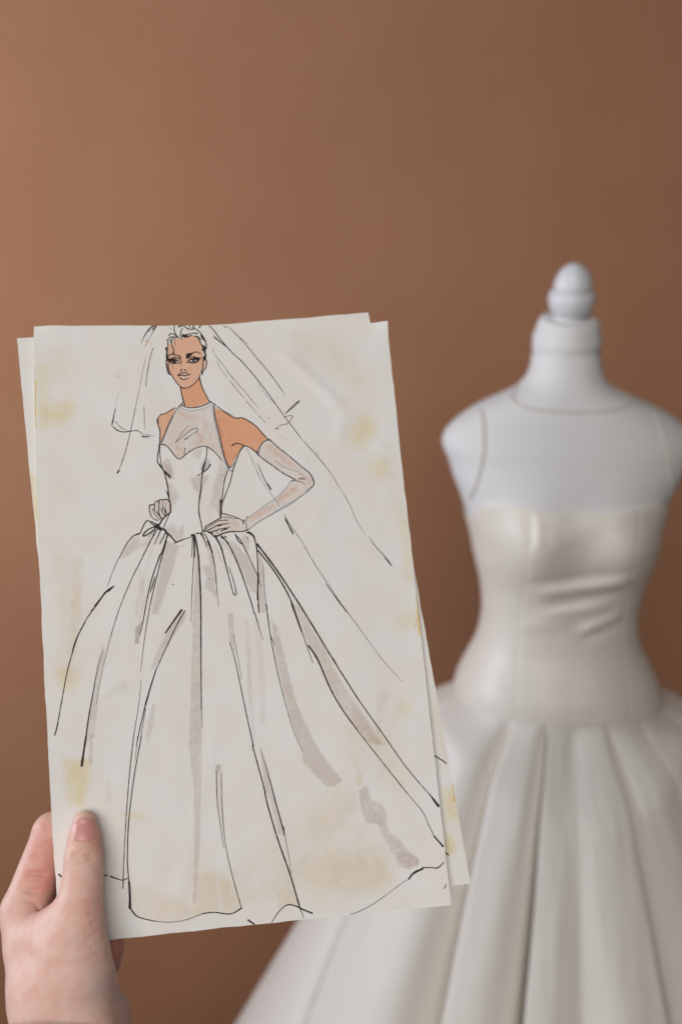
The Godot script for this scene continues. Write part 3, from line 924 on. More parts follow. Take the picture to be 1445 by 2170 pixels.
	ink([88.38,0.25,90.3,3.06], 0.19, 0.16, 1, 0, 0)
	ink([86.07,-1.08,87.26,-1.07,88.35,0.75], 0.27, 0.2, 1, 0, 0)
	ink([84.48,0.89,85.7,0.24,87.18,0.41], 0.36, 0.19, 1, 0, 0)
	ink([84.79,0.72,86,0.24], 0.41, 0.27, 1, 0, 0)
	ink([86.8,1.89,85.84,4.18,85.49,6.8,86.09,9.25], 0.25, 0.25, 1, 0, 0)
	ink([86.85,6.32,88.33,6.33,89.84,5.85,91.37,5.04], 0.46, 0.19, 1, 0, 0)
	ink([86.79,7.3,88.85,7.64,90.67,7,92.21,6.03], 0.44, 0.25, 1, 0, 0)
	ink([87.12,6.81,89.5,6.67], 0.41, 0.27, 1, 0, 0)
	ink([92.28,4.89,94.36,4.9,95.83,5.24], 0.2, 0.33, 1, 0, 0)
	ink([90.14,5.85,92.86,5.05,95.51,5.57], 0.14, 0.14, 1, 0, 0)
	ink([91.15,-1.38,91.35,0.27,91.87,1.6], 0.25, 0.16, 1, 0, 0)
	ink([93.52,-1.03,93.21,1.6], 0.22, 0.18, 1, 0, 0)
	ink([94.87,-1.19,94.04,0.29,93.51,1.61], 0.19, 0.16, 1, 0, 0)
	ink([77.67,9.68,78.47,8.38,79.99,7.41,81.76,7.43,83.51,7.93], 0.27, 0.22, 1, 0, 0)
	ink([78.56,6.75,79.82,5.13,81.55,5.79,83.26,7.11], 0.22, 0.27, 1, 0, 0)
	ink([78.28,6.42,79.53,4.96], 0.14, 0.14, 1, 0, 0)
	ink([77.8,10.01,77.48,13.25,76.88,16.48], 0.22, 0.25, 1, 0, 0)
	ink([79.92,8.72,79.25,10.34,79.74,12.3,80.24,13.92,80.85,16.19,80.31,18.13], 0.25, 0.27, 1, 0, 0)
	ink([80.18,9.37,79.61,11.97], 0.27, 0.16, 1, 0, 0)
	ink([81.71,8.41,81.59,10.69,82.04,13.29], 0.18, 0.11, 1, 0, 0)
	ink([80.57,7.74,80.05,9.05,79.82,10.67], 0.16, 0.16, 1, 0, 0)
	ink([80.84,8.07,82.32,8.08], 0.22, 0.14, 1, 0, 0)
	ink([76.36,15.19,76.75,16.16], 0.55, 0.55, 1, 0, 0)
	ink([76.39,14.54,76.84,17.13,76.45,19.06], 0.44, 0.41, 1, 0, 0)
	ink([76.58,19.38,76.72,22.28], 0.6, 0.68, 1, 0, 0)
	ink([76.59,21.95,77.73,22.61], 0.41, 0.41, 1, 0, 0)
	ink([77.11,9.19,77.36,10], 0.19, 0.19, 1, 0, 0)
	ink([80.67,16.84,80.86,18.78], 0.27, 0.27, 1, 0, 0)
	ink([77.41,20.35,78.5,19.08,79.97,18.93,82,19.43,83.73,19.93,84.55,21.07], 0.25, 0.38, 1, 0, 0)
	ink([84.55,21.07,84.68,23,84.78,24.93,84.83,26.53], 0.25, 0.16, 1, 0, 0)
	ink([88.61,19.5,89.99,18.71,91.46,18.88], 0.68, 0.55, 1, 0, 0)
	ink([88.36,21.43,88.89,19.82], 0.55, 0.55, 1, 0, 0)
	ink([89.35,19.51,91.14,19.2], 0.68, 0.41, 1, 0, 0)
	ink([91.48,18.56,93.31,17.61,95.09,17.63,96.65,18.78], 0.3, 0.22, 1, 0, 0)
	ink([77.14,22.6,79.2,22.3,80.94,22.64,83.25,23.31], 0.55, 0.22, 1, 0, 0)
	ink([79.55,21.34,82.18,21.37,84.17,22.67], 0.16, 0.14, 1, 0, 0)
	ink([77.45,22.28,79.16,23.1,80.01,23.59], 0.55, 0.41, 1, 0, 0)
	ink([78.53,23.9,79.65,24.87,81.99,24.9,84.35,24.6], 0.3, 0.19, 1, 0, 0)
	ink([81.05,20.71,83.36,21.38,84.2,22.03], 0.27, 0.14, 1, 0, 0)
	ink([79.29,20.69,79.5,22.3], 0.14, 0.14, 1, 0, 0)
	ink([80.51,19.74,80.72,21.35], 0.14, 0.14, 1, 0, 0)
	ink([79.31,25.83,79.81,27.43,80.18,28.71], 0.16, 0.08, 1, 0, 0)
	ink([80.35,23.92,81.03,24.18], 0.6, 0.55, 1, 0, 0)
	ink([78.14,23.09,79.76,22.79,81.51,23.03,83.66,23.79], 0.46, 0.27, 1, 0, 0)
	ink([77.81,23.73,79.36,24.8], 0.44, 0.3, 1, 0, 0)
	ink([79.56,21.02,80.07,22.47], 0.19, 0.14, 1, 0, 0)
	ink([81.02,21.19,81.84,22.33], 0.19, 0.14, 1, 0, 0)
	ink([82.48,21.37,83.3,22.5], 0.16, 0.14, 1, 0, 0)
	ink([77.01,22.28,79.52,21.92,81.83,22.39], 0.49, 0.27, 1, 0, 0)
	ink([81.47,23.77,82.03,24.26], 0.19, 0.16, 1, 0, 0)
	ink([89.09,24.01,90.05,22.74,91.86,22.11,93.91,22.46,95.7,22.16], 0.33, 0.55, 1, 0, 0)
	ink([89.66,24.34,92.01,24.53,94.11,24.07,95.37,22.8], 0.41, 0.46, 1, 0, 0)
	ink([92.8,21.16,94.56,21.5,96.33,21.52], 0.55, 0.41, 1, 0, 0)
	ink([93.35,21.81,95.11,22.15,96.04,21.52], 0.55, 0.27, 1, 0, 0)
	ink([88.71,20.47,90.49,20.16], 0.55, 0.34, 1, 0, 0)
	ink([88.63,21.76,90.16,20.81], 0.41, 0.27, 1, 0, 0)
	ink([87.9,24.32,89.09,24.01], 0.22, 0.19, 1, 0, 0)
	ink([90.42,21.45,92.84,20.51,93.98,21.17], 0.19, 0.19, 1, 0, 0)
	ink([91.81,22.92,92.37,23.41], 0.49, 0.41, 1, 0, 0)
	ink([91.38,22.75,91.61,23.88], 0.16, 0.16, 1, 0, 0)
	ink([93,22.77,92.8,23.74], 0.19, 0.16, 1, 0, 0)
	ink([84.36,29.72,84.97,29.25], 0.33, 0.27, 1, 0, 0)
	ink([86.73,29.27,87.35,29.82], 0.33, 0.27, 1, 0, 0)
	ink([84.84,28.93,85.16,28.45], 0.14, 0.14, 1, 0, 0)
	ink([86.47,28.79,86.74,29.11], 0.16, 0.14, 1, 0, 0)
	ink([82.6,32.4,84.26,31.47,85.46,31.01,86.31,31.5,87.51,31.04,88.64,31.85,89.77,32.5], 0.27, 0.19, 1, 0, 0)
	ink([82.72,32.88,84.49,32.59,86.51,33.09,88.6,32.48], 0.36, 0.27, 1, 0, 0)
	ink([82.59,32.56,83.16,32.89], 0.41, 0.27, 1, 0, 0)
	ink([83.52,34.32,84.93,35.29,86.97,35.32,88.34,34.39], 0.3, 0.22, 1, 0, 0)
	ink([92.89,34.46,93.05,34.3], 0.14, 0.14, 0.7, 0, 0)
	ink([90.56,31.72,90.69,31.88], 0.14, 0.14, 0.7, 0, 0)
	ink([92.14,32.22,92.28,32.38], 0.14, 0.14, 0.7, 0, 0)
	ink([86.33,44,86.35,44.16], 0.14, 0.14, 0.7, 0, 0)
	ink([87.75,42.14,87.8,42.23], 0.14, 0.14, 0.7, 0, 0)
	ink([90.12,49.1,90.26,49.22], 0.14, 0.14, 0.7, 0, 0)
	ink([86.04,46.51,86.12,46.64], 0.14, 0.14, 0.7, 0, 0)
	ink([78.67,15.85,78.77,16.18], 0.14, 0.14, 0.7, 0, 0)
	ink([68.8,14.48,68.42,16.42], 0.14, 0.14, 0.7, 0, 0)
	ink([78.99,1.18,80.24,2.67], 0.18, 0.14, 0.8, 0, 0)
	# veil
	ink([72.03,-0.93,69.99,2.34,67.86,6.26,65.75,9.72,64.43,13.16], 0.22, 0.08, 1, 1, 0)
	ink([71.71,-0.71,69.32,0.15,66.87,2.33,65.22,4.5,63.53,7.54,61.4,11.85], 0.41, 0.14, 1, 1, 0)
	ink([71.29,-0.28,69.62,1.91,68.42,2.56], 0.46, 0.27, 1, 1, 0)
	ink([69.3,0.59,67.49,1.68,66.58,4.51], 0.3, 0.14, 1, 1, 0)
	ink([68.42,14.91,67.03,19.62,65.6,25.58,63.83,34.44,63.19,40.05], 0.15, 0.18, 1, 1, 0)
	ink([64.52,19.6,62.67,26.4,61.25,32.31,59.76,40.01], 0.1, 0.15, 0.7, 1, 0)
	ink([61.6,52.5,61.5,54.5,61.2,66.8], 0.16, 0.11, 1, 1, 0)
	ink([59.7,40,56.5,53.4,53,67.6,49.7,79.6,46.5,88.4,44.7,92.3], 0.12, 0.2, 1, 1, 0)
	ink([45.5,91.4,44.5,92.7], 0.33, 0.36, 1, 0, 0)
	ink([45.2,52.7,43.6,59.3,42.5,63.8], 0.16, 0.36, 1, 1, 0)
	ink([42.5,64,45.6,66.9,49.3,68,53,67.6,56.8,67.4,59.5,69.3,60.9,71], 0.27, 0.18, 1, 1, 0)
	ink([44,60.8,47.5,65,51.2,67.3], 0.15, 0.14, 1, 1, 0)
	ink([59,71.1,62.3,71.4,63.7,71.1], 0.33, 0.27, 1, 1, 0)
	ink([60.9,69.8,66.1,70.7], 0.16, 0.11, 1, 1, 0)
	ink([47.5,44,44.8,51.2], 0.1, 0.1, 0.5, 1, 0)
	ink([47,32.7,47.1,33], 0.19, 0.19, 0.9, 0, 0)
	ink([96.94,1.37,98.49,-0.47,100.93,-1.08,103.26,0.1,105.94,3.29,108.55,7.53,112.5,13.34,116.92,19.13,121.85,24.4,127.12,31.72,132.33,39.53,136.65,46.27,140.92,53.5,145.19,60.71,149.49,67.39,154.18,75.07], 0.27, 0.19, 1, 0, 0)
	ink([97.04,1.37,98.48,-0.36], 0.36, 0.22, 1, 1, 0)
	ink([105.27,6.18,108.41,9.63,112.48,13.6], 0.14, 0.16, 1, 1, 0)
	ink([105.19,7.5,109.29,10.95,113.35,14.92], 0.27, 0.16, 1, 1, 0)
	ink([110.83,-1.42,113.76,1.79], 0.2, 0.16, 1, 1, 0)
	ink([111.55,-1.31,115.7,1.81,120.2,6.87,126.4,15.09,131.65,23,136.92,30.35,142.11,38.71,146.8,47.02], 0.19, 0.2, 1, 1, 0)
	ink([120.2,6.87,126.58,12.74], 0.12, 0.12, 1, 1, 0)
	ink([104.21,15.33,105.81,20.02,110.59,27.32,115.77,35.63,122.33,44.43,129.25,54.73], 0.14, 0.14, 1, 1, 0)
	ink([106.06,23.65,108.99,29.87,112.02,34.54], 0.11, 0.12, 1, 1, 0)
	ink([113.11,36.09,116.77,41.77,121.56,48.48], 0.15, 0.14, 1, 1, 0)
	ink([122.19,49.76,125.46,54.13,128.29,57.98], 0.15, 0.12, 1, 1, 0)
	ink([129.37,59.52,133.34,64.15], 0.15, 0.11, 1, 1, 0)
	ink([130.44,38.98,134.28,45.71,140.04,52.46], 0.1, 0.1, 0.8, 1, 0)
	ink([145.84,58.7,150.5,55.27,154.19,52.06,155.25,51.07,154.79,50.7,150.59,54.26,145.84,58.7], 0.22, 0.19, 1, 0, 0)
	ink([144.42,61.19,147.17,60.26,150.32,60.34,149.71,61.84,146.27,65.28,142.33,66.17,139.76,68.1], 0.16, 0.16, 1, 1, 0)
	ink([139,68.58,140.74,67.88], 0.36, 0.3, 1, 1, 0)
	ink([135.25,61.19,135.67,61.96,136.2,61.37,135.75,60.95], 0.08, 0.08, 0.6, 0, 0)
	ink([154.2,75,157.2,78.8,164.5,88.4,170.7,98,176.3,109.1], 0.19, 0.14, 1, 1, 0)
	ink([139.7,71.4,145.3,76.3], 0.08, 0.08, 0.5, 1, 0)
	ink([162.9,84.2,164.3,85.5], 0.14, 0.14, 0.6, 1, 0)
	ink([155.9,88.1,157.7,91.2], 0.08, 0.08, 0.5, 1, 0)
	ink([176.3,109.1,180.1,116.6,183.2,126.5,186.5,133.7,188.3,136.7], 0.14, 0.12, 1, 1, 0)
	ink([190.2,138,193.6,144.2,199.9,152.2,202.9,157.4], 0.16, 0.19, 1, 1, 0)
	ink([198.4,151.6,200.3,152.7], 0.18, 0.16, 1, 1, 0)
	ink([198.9,152.1,202.9,157.4], 0.14, 0.27, 1, 1, 0)
	ink([140,122.2,143,128.4,149,138.7,155.7,152.9,162.6,165.1,169.3,177.3,169.8,178], 0.14, 0.15, 1, 0, 0)
	ink([161.1,164.6,167.6,175.3,173.2,183.9], 0.19, 0.25, 1, 1, 0)
	ink([140.2,124.2,142.4,129.4,144.5,134.4], 0.3, 0.44, 1, 1, 0)
	ink([120.58,80.13,122.89,86.12,124.25,90.09], 0.1, 0.12, 1, 1, 0)
	ink([123.8,89.2,127.5,99,134.5,111.4,137.5,117.1], 0.12, 0.1, 1, 1, 0)
	ink([126.3,89.3,129.1,97.6,131.6,103.7], 0.14, 0.22, 1, 1, 0)
	ink([131.2,102.2,133.4,106.6], 0.33, 0.38, 1, 1, 0)
	ink([169.8,178,173.7,184.2,183,199.4,191.5,213,201.5,226.3], 0.16, 0.1, 1, 1, 0)
	# shoulders, collar and straps
	ink([79.65,53.48,76.87,55,73.7,57.01,70.98,57.77,68.94,60.4,68.68,61.83,69.29,64.71,70.05,68.4,69.55,74.47], 0.25, 0.25, 1, 0, 0)
	ink([69.31,60.62,69.46,65.12,70.48,67.59], 0.15, 0.15, 1, 0, 0)
	ink([69.55,74.47,70.48,74.9], 0.22, 0.22, 1, 0, 0)
	ink([77.8,59.15,75.24,64.02,70.5,74.5], 0.2, 0.2, 1, 0, 0)
	ink([83.43,51.4,85.1,52.68,87.38,53.47,90.49,53.53,94.81,52.87,98.41,51.48,100.45,50.27], 0.26, 0.26, 1, 0, 0)
	ink([84.89,49.55,83.24,51.39,82.01,52.62], 0.19, 0.19, 1, 0, 0)
	ink([84.3,46.41,84.91,49.34,85.53,52.06], 0.26, 0.26, 1, 0, 0)
	ink([100.31,49.43,101.99,50.72,103.68,52.01], 0.26, 0.26, 1, 0, 0)
	ink([103.1,51.79,102.83,55.96,103.12,60.55,104.11,66.37,105.21,73.4,106.25,81.21,107.76,87.78,109.24,91.88], 0.27, 0.27, 1, 0, 0)
	ink([109.25,91.68,110.06,91.31], 0.2, 0.2, 1, 0, 0)
	ink([82.04,52.2,79.52,55.88,76.97,60.37,74.35,66.46,70.64,75.31], 0.33, 0.33, 0.85, 0, 1)
	ink([83.02,51.81,80.31,55.49,77.76,59.97,75.17,65.25,71.44,74.52], 0.16, 0.16, 0.85, 0, 1)
	ink([82.78,52.63,85.37,54.76,89.21,55.46,93.9,54.94,98.28,53.57,101.36,51.34], 0.18, 0.18, 0.85, 0, 1)
	ink([101.9,52.18,102.14,57.61,102.88,64.27,103.87,70.08,105.25,78.73,106.73,85.71,108.13,91.04], 0.27, 0.27, 0.85, 0, 1)
	ink([108.1,91.44,109.35,93.1,111.22,94.18], 0.41, 0.41, 0.85, 0, 1)
	ink([110.03,91.71,113.19,88.37], 0.41, 0.41, 0.85, 0, 1)
	ink([97.09,78.69,99.68,80.6,102.24,83.12,105.1,86.88,107.63,89.8], 0.16, 0.16, 0.85, 0, 1)
	ink([82.83,51.8,81.15,54.26], 0.41, 0.27, 0.6, 0, 1)
	ink([69.47,76.09,71.54,76.34,73.57,77.41,75.53,79.89,77.27,82.76,79.79,85.45,81.72,84.91,84.13,82.97,87.73,80.44,90.9,78.91,94.81,78.09,97.11,78.49,99.71,80.2,102.24,83.12,105.1,86.88], 0.26, 0.2, 1, 0, 0)
	ink([83.98,78.92,83.37,82.94], 0.19, 0.14, 1, 0, 0)
	ink([69.72,74.88,68.5,80.09,67.61,86.48,69.66,90.54,72.14,93.41,75.01,96.21], 0.27, 0.27, 1, 0, 0)
	ink([69.4,77.3,69.26,83.73,69.91,89.35,71.68,94.99], 0.22, 0.22, 1, 0, 0)
	ink([69.05,76.88,69.13,78.9], 0.36, 0.2, 1, 0, 0)
	ink([96.89,78.89,96.63,82.95,94.93,88.56,93.6,91.34,93.43,94.15], 0.22, 0.27, 1, 0, 0)
	ink([98.33,89.68,96.65,91.85,93.43,94.15,90.24,96.04], 0.3, 0.14, 1, 0, 0)
	ink([86.52,81.42,87.73,80.44], 0.27, 0.22, 1, 0, 0)
	ink([87.13,64.5,82.17,70.32,78.44,75.52], 0.15, 0.16, 0.75, 1, 0)
	ink([78.44,75.52,82.85,71.97,87.69,68.01,91.26,66.46,92.18,67.3,90.72,69.11,87.09,71.68,83.89,73.84], 0.16, 0.22, 0.75, 0, 0)
	ink([84.1,73.43,85.51,72.45], 0.33, 0.27, 0.7, 1, 0)
	ink([76.09,76.47,76.39,76.68], 0.18, 0.18, 0.8, 0, 0)
	ink([64.64,70.5,66.13,70.86], 0.2, 0.14, 1, 1, 0)
	ink([104.63,53.1,108.2,56.19,113.62,60.07,116.4,60.89,119.26,60.82,123.39,63.08,127.43,66.44,130.47,70.52,133.53,74.35], 0.26, 0.29, 1, 0, 0)
	ink([111.9,78.14,113.86,76.97,116.21,77.04,118.06,77.69,119.17,78.61], 0.33, 0.22, 1, 0, 0)
	ink([119.19,78.36,122.19,79.45,124.87,81.75,127.07,84.05,129.71,86.84,134.19,90.45,139.55,95.07,144.08,98.19,148.41,100.82], 0.26, 0.27, 1, 0, 0)
	ink([118.94,78.6,116.36,81.72,114.96,84.86,113.01,89.2,111.27,94], 0.31, 0.25, 1, 0, 0)
	ink([111.27,94,109.45,100.23,107.23,105.43,105.03,110.61,103.36,114.83,103.05,119.56], 0.26, 0.2, 1, 0, 0)
	ink([108.26,93.65,106,99.61,104.59,106.76,103.49,112.93], 0.27, 0.2, 1, 0, 0)
	ink([102.89,111.47,102.81,116.23,102.17,122.36], 0.36, 0.46, 1, 0, 0)
	ink([136.02,76.17,139.77,80.27,146.48,86.46,153.15,93.14,157.18,96.76,159.05,100.28,159.67,104.24,157.82,106.13], 0.22, 0.3, 1, 0, 0)
	ink([108.22,55.94,114.14,59.34], 0.12, 0.11, 0.7, 1, 0)
	ink([105.03,56.37,105.1,57.37], 0.14, 0.14, 0.6, 0, 0)
	ink([105.06,60.86,105.16,63.6], 0.14, 0.14, 0.6, 0, 0)
	ink([105.36,64.85,105.48,67.34], 0.14, 0.14, 0.6, 0, 0)
	ink([105.78,67.84,106.11,69.83], 0.14, 0.14, 0.6, 0, 0)
	ink([106.28,70.82,106.43,72.8], 0.14, 0.14, 0.6, 0, 0)
	ink([113.32,84.81,111.67,88.18], 0.14, 0.14, 0.6, 0, 0)
	ink([114.36,83.37,113.05,85.29], 0.14, 0.14, 0.6, 0, 0)
	ink([133.27,74.59,130.48,76.74,127.86,79.88,126.65,83.29], 0.18, 0.18, 0.85, 0, 1)
	ink([135.38,75.16,131.49,76.03,128.84,79.41,127.63,82.83,127.05,84.29], 0.26, 0.3, 0.9, 0, 0)
	ink([133.75,74.51,136.02,76.17], 0.27, 0.27, 1, 0, 0)
	ink([126.52,81.81,127.25,84.79], 0.27, 0.27, 1, 0, 0)
	ink([158.3,106.15,153.69,109.36,146.61,113.91,139.15,117.91,131.76,121.88,124.42,125.81,119.04,129.34,116.16,130.62], 0.23, 0.26, 0.95, 0, 1)
	ink([157.21,107.57,151.62,111.22,144.04,116.21,136.64,119.71,129.78,123.22,124.44,125.58], 0.19, 0.19, 0.85, 0, 1)
	ink([157.82,106.13,154.25,108.41], 0.33, 0.22, 0.85, 0, 1)
	ink([145.19,102.16,141.98,106.41,137.37,110.58,130.4,115.09,123.48,119.57,118.09,123.12], 0.2, 0.18, 0.95, 0, 1)
	ink([145.71,101.69,148.59,101.56,151.88,102.44,154.15,104.01], 0.22, 0.14, 0.9, 0, 0)
	ink([145.71,101.69,148.19,100.57], 0.2, 0.2, 0.85, 0, 1)
	ink([150.11,100.65,154.53,99.6], 0.22, 0.16, 1, 1, 0)
	ink([151.54,100.71,155.12,101.1], 0.2, 0.16, 1, 1, 0)
	ink([136.76,88.08,141.69,92.2,150.02,95.97], 0.12, 0.11, 0.8, 1, 0)
	ink([150.42,96.98,152.48,98.14], 0.14, 0.11, 0.8, 1, 0)
	ink([117.68,122.39,116.79,124.96,116.95,129.24], 0.3, 0.3, 0.85, 0, 1)
	ink([115.47,123.95,115.3,126.31], 0.3, 0.25, 0.9, 1, 0)
	ink([117.93,122.16,117.36,123.56], 0.27, 0.19, 0.9, 1, 0)
	ink([139.77,80.27,146.48,86.46,153.15,93.14], 0.16, 0.16, 0.5, 0, 1)
	# hands at the waist
	ink([103.32,119.61,106.34,120.55,109.65,121.65,112.64,123.06,115.32,124.61], 0.26, 0.2, 1, 0, 0)
	ink([104.09,122.02,107.15,122.16,109.57,122.91,112.63,123.22], 0.16, 0.14, 1, 0, 0)
	ink([102.22,122.4,99.06,123.83,95.9,125.56,93.07,126.99,92.95,128.86,91.72,129.11], 0.26, 0.27, 1, 0, 0)
	ink([106.11,123.85,102.74,123.85,100.26,124.2,96.77,126.23,93.29,128.25], 0.22, 0.18, 1, 0, 0)
	ink([106.59,125.92,103.19,126.23,99.47,126.99,96.95,128.12,94.12,129.54,91.35,130.18], 0.22, 0.3, 1, 0, 0)
	ink([99.93,126.95,101.92,126.95], 0.36, 0.27, 1, 0, 0)
	ink([107.37,128.01,104.25,128.79,101.79,128.83,99.3,129.64,96.5,130.44,94.37,130.49], 0.16, 0.33, 1, 0, 0)
	ink([106.1,128.57,104.2,129.42,101.86,130.08], 0.25, 0.27, 1, 0, 0)
	ink([103.96,128.46,105.48,128.7], 0.22, 0.19, 1, 0, 0)
	ink([99.55,130.44,100.08,131.71], 0.15, 0.14, 1, 0, 0)
	ink([94.36,130.55,96.13,131.51,97.54,133.15], 0.31, 0.36, 1, 0, 0)
	ink([97.54,133.15,99.68,133.1,102.82,131.85,106.56,130.95,110.86,131.01,114.55,131.04,118.02,130.12], 0.36, 0.27, 1, 0, 0)
	ink([96.47,130.91,97.04,131.56], 0.19, 0.16, 1, 0, 0)
	ink([98.18,132.71,99.11,132.45], 0.22, 0.16, 1, 0, 0)
	ink([103.93,133.48,105.09,134.47], 0.3, 0.19, 1, 0, 0)
	ink([101.8,133.37,102.61,134.97], 0.36, 0.2, 1, 0, 0)
	ink([116.66,131.78,118.23,131.55,119.97,133.22], 0.25, 0.41, 1, 0, 0)
	ink([119.97,133.22,121.1,134.69,121.75,138.5], 0.33, 0.19, 1, 0, 0)
	ink([116.77,134.62,117.46,135.76], 0.19, 0.11, 1, 0, 0)
	ink([117.97,122.21,116.88,124.37,116.84,127.22,117.14,129.44], 0.3, 0.3, 0.85, 0, 1)
	ink([115.83,124,115.16,126.82], 0.33, 0.27, 0.9, 1, 0)
	ink([62.15,119.3,61.57,116.17,61.55,113.68,62.19,112.77,64.28,112.7], 0.22, 0.3, 1, 0, 0)
	ink([64.47,114.74,64.78,111.63,66.18,110.44,67.04,111.1], 0.19, 0.22, 1, 0, 0)
	ink([64.66,113.81,64.68,116.3,66.07,118.23,68.29,121.44], 0.16, 0.19, 1, 0, 0)
	ink([66.73,117.02,67.1,112.98,67.39,110.17,68.61,109.75,69.63,110.26], 0.22, 0.3, 1, 0, 0)
	ink([69.62,110.42,69.28,114,68.57,116.16,69.87,119.64], 0.16, 0.2, 1, 0, 0)
	ink([70.1,109.97,71.61,109.72,72.74,111.02], 0.3, 0.25, 1, 0, 0)
	ink([71.21,111.58,70.72,115,71.14,118.45], 0.16, 0.16, 1, 0, 0)
	ink([69.55,114.64,70.46,117.18,70.49,119.36], 0.27, 0.22, 1, 0, 0)
	ink([66.57,117.32,67.2,119.53,68.58,121.45], 0.33, 0.33, 1, 0, 0)
	ink([68.44,115.84,68.84,116.64], 0.27, 0.27, 1, 0, 0)
	ink([62.15,119.3,63.83,121.24,65.87,122.1], 0.18, 0.2, 1, 0, 0)
	ink([63.26,115,64.57,118.48,67.36,122.02], 0.16, 0.18, 1, 0, 0)
	ink([63.55,115.17,64.29,115.35], 0.22, 0.14, 1, 0, 0)
	ink([73.47,114.18,73.61,117,72.65,118.21,70.77,119.68,68.57,121.76], 0.27, 0.36, 1, 0, 0)
	ink([68.57,121.76,67.59,123.27,66.3,125.07], 0.38, 0.36, 1, 0, 0)
	ink([72.78,118.53,70.58,123.1,69.06,126.43], 0.22, 0.22, 1, 0, 0)
	ink([59.64,121.98,61.4,122.37,63.72,123.4,65.43,124.72], 0.33, 0.25, 1, 0, 0)
	ink([59.64,121.98,58.06,124.07,56.42,127.38,55.45,129.17,53.64,130], 0.3, 0.27, 1, 0, 0)
	ink([61.66,123.15,63.65,124.79,65.1,125.32], 0.22, 0.41, 1, 0, 0)
	ink([57.13,130.79,58.1,128.99,60.57,126.96,63.59,125.87,65.37,125.95], 0.33, 0.33, 1, 0, 0)
	ink([57.13,130.79,58.31,130.84,60.74,129.43,63.51,127.4,64.46,126.22], 0.38, 0.27, 1, 0, 0)
	ink([64.18,125.89,66.24,126.3,67.67,127.29], 0.68, 0.68, 1, 0, 0)
	ink([65.74,124.42,66.57,125.7], 0.46, 0.46, 1, 0, 0)
	ink([65.07,125.94,67.05,127.73], 0.55, 0.46, 1, 0, 0)
	ink([66.55,126.01,68.56,127.34,70.53,129.6,72.5,131.55,74.17,133.79,75.71,135.56], 0.33, 0.38, 1, 0, 0)
	ink([68.86,127.35,70.28,128.66], 0.55, 0.41, 1, 0, 0)
	ink([70.23,129.58,72.52,131.24], 0.55, 0.27, 1, 0, 0)
	ink([75.71,135.56,78.62,134.48,81.67,133.55,84.73,132.78], 0.36, 0.14, 1, 0, 0)
	ink([84.78,131.85,86.15,131.77], 0.55, 0.55, 1, 0, 0)
	ink([87.56,130.9,89.38,130.84], 0.33, 0.27, 1, 0, 0)
	ink([90.3,130.58,91.27,132.03], 0.33, 0.33, 1, 0, 0)
	ink([65.3,127.18,63.04,130.77,59.46,137.03,56.21,143.07], 0.3, 0.22, 1, 0, 0)
	ink([63.07,130.16,63.18,130.78], 0.36, 0.25, 1, 0, 0)
	ink([67.34,127.9,65.35,131.81,63.06,135.99], 0.33, 0.16, 1, 0, 0)
	ink([64.1,127.43,62.23,129.19,60.02,131.85], 0.19, 0.11, 1, 0, 0)
	ink([69.6,130.17,67.95,133.17,66.3,136.15], 0.31, 0.18, 1, 0, 0)
	ink([71.03,131.16,69.66,134.48,67.57,140.2,65.61,143.58], 0.34, 0.33, 1, 0, 0)
	ink([69.96,134.5,68.87,138.13,67.08,143.66], 0.36, 0.25, 1, 0, 0)
	ink([85.16,133.11,84.7,138.35,84.02,144.6], 0.22, 0.16, 1, 0, 0)
	ink([85.84,131.91,86.01,136.56,85.52,144.68], 0.49, 0.38, 1, 0, 0)
	ink([86.44,131.94,87.21,136.63,87.91,144.82], 0.44, 0.38, 1, 0, 0)
	ink([89.68,130.86,91.32,133.74,93.14,138.49], 0.25, 0.14, 1, 0, 0)
	ink([92.08,131.29,94.22,135.76,96.06,142.68], 0.25, 0.3, 1, 0, 0)
	ink([94.25,130.46,96.75,131.84], 0.33, 0.27, 1, 0, 0)
	ink([74.07,135.63,75.22,136.31], 0.14, 0.16, 1, 0, 0)
	ink([78.76,137.26,79.31,138.06], 0.11, 0.11, 1, 0, 0)
	ink([71.58,104.68,72.38,106.6,73.57,112.31,73.72,115.13], 0.22, 0.33, 1, 0, 0)
	ink([91.4,105.45,90.44,111.12,89.83,116.15,89.78,119.29,90.65,124.97,91.25,130], 0.25, 0.27, 1, 0, 0)
	wash([85.43,126.13,85.49,126.19], 0.24, 0.24, GREYD, 1, 0.4)
	ink([67.7,87.3,70.8,92.2,72.6,101.8,73,108.1,73.5,112.9,73.6,117.6], 0.3, 0.33, 1, 0, 0)
	ink([71.2,92.6,74.3,97.1], 0.36, 0.3, 1, 0, 0)
	ink([70.1,91.4,72.9,94.7,76.6,97.6], 0.16, 0.11, 1, 0, 0)
	ink([95.4,88.2,93.5,94.6,92.5,98.6,91.7,105.7,90,114.4,90,119.9,90.8,126.2,91.3,130.1], 0.27, 0.25, 1, 0, 0)
	ink([98,89.9,95.9,92.7,90.4,96.1], 0.3, 0.14, 1, 0, 0)
	# skirt
	ink([55.5,129.1,51.8,130.5,48.3,134.1,44.8,140,40.8,147.3,35.9,159], 0.27, 0.11, 1, 0, 0)
	ink([39.9,158.5,35.8,161.6,32.1,165.4,28.3,169.6], 0.14, 0.36, 1, 1, 0)
	ink([35.8,161.6,39.5,159.2], 0.41, 0.19, 1, 1, 0)
	ink([93.6,135.7,95.8,142.8,97,153.6,97.3,166.6,97.6,174.3], 0.27, 0.11, 1, 0, 0)
	ink([91.5,132.4,93,139.5], 0.16, 0.11, 1, 1, 0)
	ink([98.7,134,101.3,140,103,148.6,104.7,157.9,106.4,166.5], 0.44, 0.2, 1, 0, 0)
	ink([106.4,166.5,107.2,168.4,108.3,167.4,107.5,161.2,105.1,151.8], 0.25, 0.16, 1, 0, 0)
